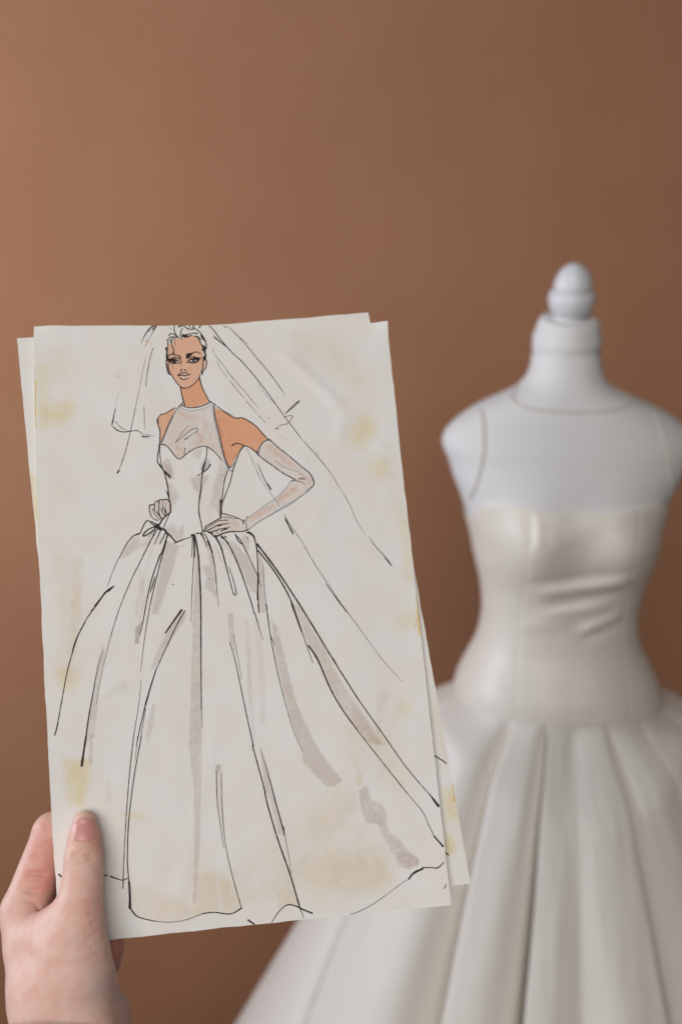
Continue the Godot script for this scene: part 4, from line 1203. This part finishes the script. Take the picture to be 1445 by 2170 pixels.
	ink([102.9,133.8,106.6,140.3,110.5,150.6,113.6,161.6,116,170.9,118,179.9], 0.33, 0.27, 1, 0, 0)
	ink([102.1,133.4,106,137.9], 0.33, 0.14, 1, 1, 0)
	ink([109.9,132.6,113,136.7,117,146.3,121.5,158.2], 0.3, 0.2, 1, 0, 0)
	ink([110.2,132.6,111.5,136.6,113.7,138.7], 0.25, 0.25, 1, 0, 0)
	ink([117.2,131.8,120.2,133.9,121.5,137.2,122.1,145,121.9,157.5], 0.36, 0.16, 1, 0, 0)
	ink([122,156.7,120.8,167.4,120.7,179.3], 0.38, 0.22, 1, 0, 0)
	ink([121.2,157.4,122.9,164.9], 0.22, 0.11, 1, 1, 0)
	ink([121.9,157.5,121.2,163.6], 0.41, 0.44, 1, 1, 0)
	ink([120.8,167.4,120.3,172], 0.41, 0.36, 1, 1, 0)
	ink([125,152.2,124.9,164.6,125.2,176.2], 0.12, 0.12, 1, 0, 0)
	ink([122.4,140.3,121.5,157.4], 0.22, 0.14, 1, 0, 0)
	ink([71.6,159.7,73,160.3], 0.11, 0.11, 1, 1, 0)
	ink([93.3,157.8,93.6,158.2], 0.16, 0.16, 1, 0, 0)
	ink([39.4,159,34.7,162,29.5,169,23.8,176.5,19,185.2,15.6,194,12,205.4,8.7,219.4,5.9,231.6,3.9,238.5], 0.25, 0.22, 1, 0, 0)
	ink([34.7,162,29.5,169,26.7,172.1], 0.33, 0.36, 1, 0, 0)
	ink([23.8,176.5,17.6,187.8,15.1,195.8], 0.27, 0.33, 1, 1, 0)
	ink([5.9,232.5,3.9,238.5], 0.25, 0.27, 1, 0, 0)
	ink([39.4,159,36.1,162.1], 0.41, 0.27, 1, 1, 0)
	ink([56,143.5,48.9,156.8,41.9,172.2,36.7,186.5,32.4,200.7,29.1,213.1,26.8,223.7], 0.22, 0.1, 1, 0, 0)
	ink([53,148.6,50.5,153.1], 0.11, 0.1, 1, 1, 0)
	ink([31.9,194.3,28.8,203.2,25.4,217.3,22,232.2,19.5,245.8], 0.11, 0.36, 1, 0, 0)
	ink([65.7,143.6,60.9,155.6,57.5,167.6,54.5,180.4,52.3,187.7], 0.34, 0.18, 1, 0, 0)
	ink([67,143.7,62.5,158.6,59.2,170.5,55.6,186.1,53,200.6,51.7,207.8], 0.27, 0.11, 1, 0, 0)
	ink([62.7,154.8,59.5,164], 0.3, 0.22, 1, 1, 0)
	ink([51.9,212.3,49.8,225.7,46.9,239,45,248.3], 0.11, 0.19, 1, 0, 0)
	ink([76.4,175,71.4,181.2,66.7,187.3], 0.49, 0.33, 1, 0, 0)
	ink([78.2,175.6,73.1,183.6,66.9,195.2,60.3,207.5], 0.27, 0.19, 1, 0, 0)
	ink([60.3,207.5,56.6,217.3,53.4,226.5], 0.27, 0.44, 1, 0, 0)
	ink([53.4,226.5,50.1,237.5,47.2,248.5], 0.27, 0.19, 1, 0, 0)
	ink([53.3,228.7,50.9,239.3,49,248.7], 0.16, 0.16, 1, 0, 0)
	ink([85.2,144.7,83.1,163.6,81.3,182.3], 0.2, 0.11, 1, 0, 0)
	ink([88,144.8,87.7,168.7,86.4,192.1,85.3,210.5,84.2,231.5], 0.41, 0.22, 1, 0, 0)
	ink([84.2,231.5,84,242.4], 0.16, 0.1, 1, 0, 0)
	ink([118.3,180,120.4,189.9,121.9,195.7], 0.25, 0.08, 1, 0, 0)
	ink([102.6,195.2,105.1,206.6,107.6,224.4,110.1,242.1,112,254.7], 0.18, 0.27, 1, 0, 0)
	ink([105.2,190.7,106.9,206.7,108.1,217], 0.12, 0.1, 1, 0, 0)
	ink([71.7,159.6,73.1,160.2], 0.14, 0.14, 1, 1, 0)
	ink([79.2,166.7,79.6,167.2], 0.11, 0.11, 1, 1, 0)
	ink([20.3,240.8,18.4,250.3,17.2,256.4], 0.36, 0.6, 1, 0, 0)
	ink([46,243.2,43,260.8,39.9,282.7,37.3,304.5,35.4,324.7], 0.2, 0.19, 1, 0, 0)
	ink([36,318.6,35.4,324.7], 0.3, 0.19, 1, 1, 0)
	ink([48.1,243.4,46.1,256.6], 0.14, 0.11, 1, 0, 0)
	ink([50.2,243.6,45.5,262.8,42.4,278.5,40.2,292.5,38.7,310,38.9,322.4], 0.22, 0.27, 1, 0, 0)
	ink([38.9,321.5,38.9,328.6,38.5,335.7], 0.41, 0.63, 1, 0, 0)
	ink([38.5,335.7,41.3,340,44.8,342.1,51.8,344.4], 0.36, 0.22, 1, 0, 0)
	ink([51.8,344.4,58.8,345.6,67.8,345.5,77.8,343], 0.14, 0.16, 1, 0, 0)
	ink([77.8,343,84.2,343,93.1,344.8,99.3,342.3], 0.22, 0.3, 1, 0, 0)
	ink([24.9,316.9,27.3,316.7], 0.3, 0.27, 1, 0, 0)
	ink([29,317.6,32.9,319.5], 0.33, 0.27, 1, 0, 0)
	ink([32.9,319.5,35.5,320.4,38.2,319.7], 0.22, 0.19, 1, 0, 0)
	ink([1.7,313.4,3.3,315.1], 0.38, 0.27, 1, 0, 0)
	ink([90.3,266.8,89.8,283.4,90.7,297.8,91.8,308.6], 0.22, 0.11, 1, 0, 0)
	ink([93.1,267.6,92.3,287.2,92.8,306.9,95.4,324,99.3,342.3], 0.14, 0.19, 1, 0, 0)
	ink([122.6,139.2,133,155.4,143.2,173.6,144.7,176.3], 0.46, 0.38, 1, 0, 0)
	ink([122.8,143.1,131.1,155.3,137.8,168.4,140.6,176], 0.36, 0.36, 1, 0, 0)
	ink([144.7,176.3,152.4,191.3,162.4,211.1,173.9,232.9,185.6,252.6,197,272.2,203.6,282,209.9,290.4], 0.38, 0.18, 1, 0, 0)
	ink([161.6,209.2,163.6,213.1], 0.41, 0.33, 1, 1, 0)
	ink([172.7,230.9,174.8,234.4], 0.36, 0.25, 1, 1, 0)
	ink([140.6,176,145.4,194.6,149.8,211], 0.36, 0.12, 1, 0, 0)
	ink([140.1,176,144.6,192.6], 0.33, 0.22, 1, 0, 0)
	ink([148.2,201,152.8,209.4,158.2,225,163.9,237.6,172.2,251.4], 0.44, 0.27, 1, 0, 0)
	ink([172.2,251.4,181.4,265.2,190.6,278.9,197.6,289.3], 0.2, 0.22, 1, 0, 0)
	ink([125.2,174.9,126.3,193.1,128.6,213.1,131.9,232,135.4,248,139.6,260.3], 0.26, 0.11, 1, 0, 0)
	ink([126.7,194.1,128.6,199.9], 0.19, 0.1, 1, 1, 0)
	ink([111.5,254.6,115.6,274.4,116.8,281.3], 0.27, 0.3, 1, 0, 0)
	ink([116,256.3,118.8,269.3,121.4,281.8], 0.11, 0.25, 1, 0, 0)
	ink([120.5,174.6,120.6,179.4], 0.3, 0.22, 1, 0, 0)
	ink([116.6,281.3,118.2,290.4,122.4,308.7,127.5,327,131.6,345.4], 0.3, 0.36, 1, 0, 0)
	ink([121.4,281.8,122.2,286.3,125.6,302.8], 0.25, 0.3, 1, 0, 0)
	ink([125.7,301,125.9,305.5], 0.33, 0.27, 1, 0, 0)
	ink([126.1,305.5,127.4,315.4,128.2,326.2], 0.14, 0.11, 1, 0, 0)
	ink([131.6,345.4,133.4,351.3], 0.25, 0.12, 1, 0, 0)
	ink([115.4,351.7,119.6,346.5,124.4,343.2,128.9,344,133.3,346.5,138.1,348.9], 0.16, 0.36, 1, 0, 0)
	ink([102.6,349.1,105.8,351.7], 0.41, 0.33, 1, 0, 0)
	ink([159.4,351.9,168.8,349,178.4,344.3,188.2,338.6,192.6,336.4], 0.16, 0.12, 1, 0, 0)
	ink([193.6,336.1,197.1,332.9,202,331.4], 0.36, 0.55, 1, 0, 0)
	ink([195.2,334,200,331.9], 0.41, 0.41, 1, 1, 0)
	ink([202,330.7,206.7,331,210.8,331.5,214.5,328.8], 0.27, 0.22, 1, 0, 0)
	ink([197.6,289.2,198.8,290.9,205.4,300.3,208.3,308.2,210.6,314.3], 0.14, 0.19, 1, 0, 0)
	ink([210.6,314.3,214.9,320.3], 0.33, 0.49, 1, 0, 0)
	ink([209.6,290.1,210.3,290.8], 0.16, 0.16, 1, 0, 0)
	ink([210.3,290.8,215,298.2], 0.27, 0.68, 1, 0, 0)
	ink([213.2,342.7,214.3,340.6], 0.22, 0.16, 1, 0, 0)


# ------------------------------------------------------------------ hand
# joints in mm in the hand's own frame (x right, y up, z towards the viewer; the sheet lies near z = 0): a, radius, b, radius, blend
const BONES := [
	[1.75, 2.72, 6.8, 6.32, 2.16, -5.25, 8.4, 8.17, 3.0], [2.16, -5.25, 8.4, 8.17, 2.53, -15.18, 11.0, 9.6, 3.0], [2.53, -15.18, 11.0, 9.6, 2.63, -27.78, 14.0, 9.74, 4.0], [2.63, -27.78, 14.0, 9.74, 1.73, -42.73, 18.0, 11.8, 6.0],
	[1.73, -42.73, 18.0, 11.8, 4.26, -70.9, 24.0, 17.21, 6.0], [0.5, -40.22, 17.0, 10.17, -22.04, -55.97, 13.0, 9.76, 5.0], [-2.56, -57.33, 20.0, 11.56, -27.19, -64.07, 9.0, 11.31, 6.0], [-4.22, -60.75, 21.0, 16.35, -5.86, -84.3, 22.0, 19.2, 9.0],
	[-33.13, -50.81, -2.0, 13.65, -16.65, -86.25, 18.0, 17.89, 6.0], [-14.13, -82.38, 20.0, 18.79, -3.74, -136.75, 46.0, 20.15, 9.0], [3.74, -84.3, 22.0, 17.28, 14.58, -136.75, 46.0, 20.15, 9.0], [12.87, -99.92, 12.0, 14.67, 13.81, -128.63, 20.0, 16.38, 10.0], [-23.78, -72.64, -6.0, 15.16, -7.8, -94.07, 8.0, 17.74, 9.0],
	[-33.58, -47.98, -5.0, 12.92, -21.84, -9.83, -15.0, 10.89, 4.0], [-21.84, -9.83, -15.0, 10.89, 2.18, -2.79, -15.5, 9.05, 3.0], [2.18, -2.79, -15.5, 9.05, 24.3, -5.09, -13.0, 7.78, 3.0],
	[-33.96, -64.7, -16.0, 12.35, -15.34, -33.63, -27.0, 10.49, 4.0], [-15.34, -33.63, -27.0, 10.49, 11.44, -28.02, -20.0, 8.91, 2.0], [11.44, -28.02, -20.0, 8.91, 33.32, -27.97, -14.0, 7.79, 2.0],
	[-30.02, -78.81, -20.0, 12.02, -7.71, -56.85, -30.0, 10.13, 4.0], [-7.71, -56.85, -30.0, 10.13, 15.15, -49.53, -22.0, 8.53, 2.0], [15.15, -49.53, -22.0, 8.53, 34.16, -48.87, -15.0, 7.5, 2.0],
	[-22.19, -88.26, -18.0, 11.36, -2.19, -74.36, -29.0, 9.27, 4.0], [-2.19, -74.36, -29.0, 9.27, 7.87, -77.61, -22.0, 8.74, 2.0], [7.87, -77.61, -22.0, 8.74, 8.52, -83.68, -17.0, 7.84, 2.0]]
# grooves in the skin: from, to, depth, width (mm)
const CREASES := [
	[-2.7, -10.49, 19.5, 4.57, -9.03, 21.5, 0.8, 0.88], [4.57, -9.03, 21.5, 12.13, -11.05, 19.0, 0.96, 0.88], [-1.95, -12.65, 20.5, 5.66, -11.55, 22.0, 0.69, 0.88], [5.66, -11.55, 22.0, 11.89, -13.21, 20.0, 0.92, 1.0], [-0.37, -15.16, 21.0, 10.36, -14.57, 21.6, 0.46, 0.88],
	[8.4, -38.85, 29.0, 15.02, -39.17, 23.0, 0.6, 0.9], [10.55, -43.55, 30.0, 17.65, -42.21, 24.0, 0.45, 1.0], [8.74, -49.39, 34.0, 20.5, -46.64, 26.0, 0.55, 1.2], [12.99, -53.67, 36.0, 23.08, -51.54, 29.0, 0.45, 1.1], [9.77, -58.37, 38.0, 23.56, -55.8, 29.0, 0.5, 1.3], [13.74, -62.1, 39.0, 24.48, -62.0, 31.0, 0.4, 1.2],
	[-35.7, -25.55, 4.0, -16.21, -28.14, 1.0, 1.5, 1.3], [-33.07, -29.97, 6.0, -18.12, -32.38, 3.0, 0.6, 1.0], [-34.4, -32.97, 8.0, -13.58, -37.58, 5.0, 1.2, 1.3], [-31.13, -37.51, 9.0, -16.96, -42.23, 7.0, 0.9, 1.4], [-33.63, -10.66, -2.0, -20.59, -13.67, -2.0, 0.4, 1.1],
	[-3.69, 3.09, 13.0, -2.17, -3.67, 15.0, 0.6, 0.7], [10.37, 3.09, 13.0, 10.08, -3.67, 15.0, 0.75, 0.75], [-2.04, -3.8, 15.5, 10.2, -3.8, 15.5, 0.5, 0.7]]
const CELL := 0.95
var field := PackedFloat32Array()

func bone_distance(b: Array, x: float, y: float, z: float) -> float:
	var dx: float = b[4] - b[0]
	var dy: float = b[5] - b[1]
	var dz: float = b[6] - b[2]
	var ex: float = x - b[0]
	var ey: float = y - b[1]
	var ez: float = z - b[2]
	var t := clampf((ex * dx + ey * dy + ez * dz) / (dx * dx + dy * dy + dz * dz), 0, 1)
	ex -= dx * t
	ey -= dy * t
	ez -= dz * t
	return sqrt(ex * ex + ey * ey + ez * ez) - lerpf(b[3], b[7], t)

func smin(a: float, b: float, k: float) -> float:
	var h := maxf(k - absf(a - b), 0.0) / k
	return minf(a, b) - h * h * k * 0.25

func nets(lo: Vector3, size: Vector3i) -> Array:   # surface nets over BONES: points and triangles
	var nx := size.x
	var ny := size.y
	var nz := size.z
	field.resize(nx * ny * nz)
	field.fill(50.0)
	for b in BONES:
		var k: float = b[8]
		var m: float = maxf(b[3], b[7]) + k + 2.5
		var x0 := clampi(int((minf(b[0], b[4]) - m - lo.x) / CELL), 0, nx - 1)
		var x1 := clampi(int((maxf(b[0], b[4]) + m - lo.x) / CELL), 0, nx - 1)
		var y0 := clampi(int((minf(b[1], b[5]) - m - lo.y) / CELL), 0, ny - 1)
		var y1 := clampi(int((maxf(b[1], b[5]) + m - lo.y) / CELL), 0, ny - 1)
		var z0 := clampi(int((minf(b[2], b[6]) - m - lo.z) / CELL), 0, nz - 1)
		var z1 := clampi(int((maxf(b[2], b[6]) + m - lo.z) / CELL), 0, nz - 1)
		for z in range(z0, z1 + 1):
			for y in range(y0, y1 + 1):
				var at := (z * ny + y) * nx
				for x in range(x0, x1 + 1):
					var d := bone_distance(b, lo.x + x * CELL, lo.y + y * CELL, lo.z + z * CELL)
					var f := field[at + x]
					if d - f < k:
						field[at + x] = smin(f, d, k)
	var cell := PackedInt32Array()
	cell.resize(nx * ny * nz)
	cell.fill(-1)
	var pts := PackedVector3Array()
	var steps := [0, 1, nx, nx + 1, nx * ny, nx * ny + 1, nx * ny + nx, nx * ny + nx + 1]
	var edges := [[0, 1], [2, 3], [4, 5], [6, 7], [0, 2], [1, 3], [4, 6], [5, 7], [0, 4], [1, 5], [2, 6], [3, 7]]
	for z in nz - 1:
		for y in ny - 1:
			for x in nx - 1:
				var at := (z * ny + y) * nx + x
				var v0 := field[at]
				if absf(v0) > 3.0:
					continue
				var v := [0.0, 0.0, 0.0, 0.0, 0.0, 0.0, 0.0, 0.0]
				var neg := 0
				for c in 8:
					v[c] = field[at + steps[c]]
					if v[c] < 0:
						neg += 1
				if neg == 0 or neg == 8:
					continue
				var s := Vector3.ZERO
				var n := 0
				for e in edges:
					var a: float = v[e[0]]
					var b: float = v[e[1]]
					if (a < 0) != (b < 0):
						var t := a / (a - b)
						var pa := Vector3(e[0] & 1, (e[0] >> 1) & 1, e[0] >> 2)
						var pb_ := Vector3(e[1] & 1, (e[1] >> 1) & 1, e[1] >> 2)
						s += pa.lerp(pb_, t)
						n += 1
				cell[at] = pts.size()
				pts.append(lo + (Vector3(x, y, z) + s / n) * CELL)
	var idx := PackedInt32Array()
	var axes := [1, nx, nx * ny]
	for z in range(1, nz - 1):
		for y in range(1, ny - 1):
			for x in range(1, nx - 1):
				var at := (z * ny + y) * nx + x
				if cell[at] < 0:
					continue
				for ax in 3:
					var a := field[at]
					var b := field[at + axes[ax]]
					if (a < 0) == (b < 0):
						continue
					var o1: int = axes[(ax + 1) % 3]
					var o2: int = axes[(ax + 2) % 3]
					var q := [cell[at], cell[at - o1], cell[at - o1 - o2], cell[at - o2]]
					if q.min() < 0:
						continue
					if a < 0:
						idx.append_array(PackedInt32Array([q[0], q[2], q[1], q[0], q[3], q[2]]))
					else:
						idx.append_array(PackedInt32Array([q[0], q[1], q[2], q[0], q[2], q[3]]))
	return [pts, idx]

func normals_of(pts: PackedVector3Array, idx: PackedInt32Array) -> PackedVector3Array:
	var nor := PackedVector3Array()
	nor.resize(pts.size())
	for i in range(0, idx.size(), 3):
		var n := (pts[idx[i + 2]] - pts[idx[i]]).cross(pts[idx[i + 1]] - pts[idx[i]])
		nor[idx[i]] += n
		nor[idx[i + 1]] += n
		nor[idx[i + 2]] += n
	for i in nor.size():
		nor[i] = nor[i].normalized()
	return nor

func spot(p: Vector3, c: Vector3, r: float) -> float:
	return exp(-(p - c).length_squared() / (r * r))

func hand() -> void:
	var at := Vector3(-0.1408, 1.16861, -0.49997)
	var t := thing("person", "bare left hand holding the sheets by their lower left corner, thumb in front", "person", at)
	t.rotation_degrees.x = -12
	var lo := Vector3(-52, -138, -44)
	var made := nets(lo, Vector3i(int(98 / CELL), int(150 / CELL), int(116 / CELL)))
	var pts: PackedVector3Array = made[0]
	var idx: PackedInt32Array = made[1]
	var nor := normals_of(pts, idx)
	for i in pts.size():
		var p := pts[i]
		var d := 0.12 * rough_noise.get_noise_3d(p.x * 9, p.y * 9, p.z * 9)
		for c in CREASES:
			var a := Vector3(c[0], c[1], c[2])
			var b := Vector3(c[3], c[4], c[5])
			var f := clampf((p - a).dot(b - a) / (b - a).length_squared(), 0, 1)
			var q := a.lerp(b, f) - p
			if absf(q.y) < 4 and q.length_squared() < 60:
				# the groove follows the surface: only the offset along the skin counts
				var off := q - nor[i] * q.dot(nor[i])
				d -= c[6] * sqrt(4.0 * f * (1.0 - f)) * exp(-off.length_squared() / (c[7] * c[7]))
		pts[i] = p + nor[i] * d
	nor = normals_of(pts, idx)
	var col := PackedColorArray()
	var base := Color(0.68, 0.455, 0.375)
	var red := Color(0.62, 0.27, 0.215)
	var tan_ := Color(0.60, 0.36, 0.21)
	var blue_ := Color(0.50, 0.38, 0.345)
	for p in pts:
		var m := rough_noise.get_noise_3d(p.x * 5 + 400, p.y * 5, p.z * 5)
		var k := 0.14 + 0.42 * m + 0.12 * rough_noise.get_noise_3d(p.x * 16, p.y * 16, p.z * 16 + 80)
		k += 0.75 * spot(p, Vector3(5.3, 0.2, 13), 8.5) + 0.45 * spot(p, Vector3(11.9, -11.3, 8), 8)
		k += 0.75 * spot(p, Vector3(-20.0, -26.0, 0), 13) + 0.5 * spot(p, Vector3(-21.8, -10.0, -6), 12) + 0.6 * spot(p, Vector3(-16.3, -37.7, 6), 10)
		k += 0.35 * spot(p, Vector3(11.9, -34.9, 28), 11) + 0.7 * spot(p, Vector3(14.0, -77.9, -18), 12) + 0.6 * spot(p, Vector3(21.8, -109.8, 8), 13)
		var c := base.lerp(red, clampf(k, 0, 0.9))
		c = c.lerp(tan_, 0.75 * spot(p, Vector3(9.7, -11.2, 21), 3.6) + 0.3 * spot(p, Vector3(1.6, -11.2, 21), 4))
		c = c.lerp(blue_, 0.55 * spot(p, Vector3(18.6, -69.1, 36), 9) + 0.35 * spot(p, Vector3(15.8, -76.5, 40), 9))
		c = c.lerp(Color(0.70, 0.52, 0.36), 0.8 * spot(p, Vector3(1.3, 9.7, 9), 4.0))
		var w := 1.0 + 0.05 * rough_noise.get_noise_3d(p.x * 30, p.y * 30, p.z * 30)
		col.append(Color(c.r * w, c.g * w, c.b * w))
	for i in pts.size():
		pts[i] *= 0.001
	var arr := []
	arr.resize(Mesh.ARRAY_MAX)
	arr[Mesh.ARRAY_VERTEX] = pts
	arr[Mesh.ARRAY_NORMAL] = nor
	arr[Mesh.ARRAY_COLOR] = col
	arr[Mesh.ARRAY_INDEX] = idx
	var mesh := ArrayMesh.new()
	mesh.add_surface_from_arrays(Mesh.PRIMITIVE_TRIANGLES, arr)
	var skin := StandardMaterial3D.new()
	skin.vertex_color_use_as_albedo = true
	skin.roughness = 0.52
	skin.metallic_specular = 0.42
	skin.subsurf_scatter_enabled = true
	skin.subsurf_scatter_strength = 0.12
	skin.normal_enabled = true
	skin.normal_texture = noise_tex(0.06, 31, true, Color.BLACK, Color.WHITE, 5.0)
	skin.normal_scale = 0.22
	skin.uv1_triplanar = true
	skin.uv1_scale = Vector3.ONE * 26
	part("hand", mesh, skin, t)
	# thumbnail: a thin curved plate let into the skin
	var nail := StandardMaterial3D.new()
	nail.albedo_color = Color(0.80, 0.56, 0.53)
	nail.roughness = 0.38
	nail.metallic_specular = 0.5
	nail.subsurf_scatter_enabled = true
	nail.subsurf_scatter_strength = 0.1
	var np := PackedVector3Array()
	var face := Vector3(0.238, 0.29, 0.927).normalized()   # the way the nail looks
	var across := Vector3.UP.cross(face).normalized()
	var along := face.cross(across)
	var n := 25
	for j in n:
		for i in n:
			var a := i / (n - 1.0) * 2 - 1
			var b := j / (n - 1.0) * 2 - 1
			# square to rounded outline
			var x := a * sqrt(1 - 0.36 * b * b * b * b) * 6.0
			var y := b * sqrt(1 - 0.30 * a * a) * 6.2
			var foot := Vector3(2.1, -1.0, 8.0) + across * x + along * y
			var h := 20.0
			while h > 0:
				var q := foot + face * h
				var d := 50.0
				for k in 3:
					d = smin(d, bone_distance(BONES[k], q.x, q.y, q.z), 3.0)
				if d < 0.03:
					break
				h -= maxf(d * 0.6, 0.02)
			var rim_ := maxf(absf(a), absf(b))
			np.append((foot + face * (h + 0.30 * (1 - pow(rim_, 8)) - 0.12 + 0.25 * smoothstep(0.6, 1.0, b))) * 0.001)
	part("thumbnail", grid_mesh(np, n, false, PackedVector2Array(), null, true), nail, t)
	# dark knitted cuff round the forearm
	var cuff := PackedVector3Array()
	var sides := 64
	for j in 40:
		for c in sides:
			var a := TAU * c / sides
			var f := j / 39.0
			var mid := Vector3(-5.1, -92.9, 31.5).lerp(Vector3(5.4, -135.8, 46), f)
			var grow: float = [0.0, 1.2, 1.8][mini(j, 2)] + 0.25 * cos(a * 32) * minf(j, 1) + 2.5 * f
			cuff.append((mid + Vector3(cos(a) * (23.0 + grow), 0.36 * sin(a) * (23.5 + grow), sin(a) * (23.5 + grow))) * 0.001)
	part("sleeve", grid_mesh(cuff, sides, true, PackedVector2Array(), null, true), cloth(Color(0.16, 0.155, 0.16), 0.95, 0.2, 0.6), t)
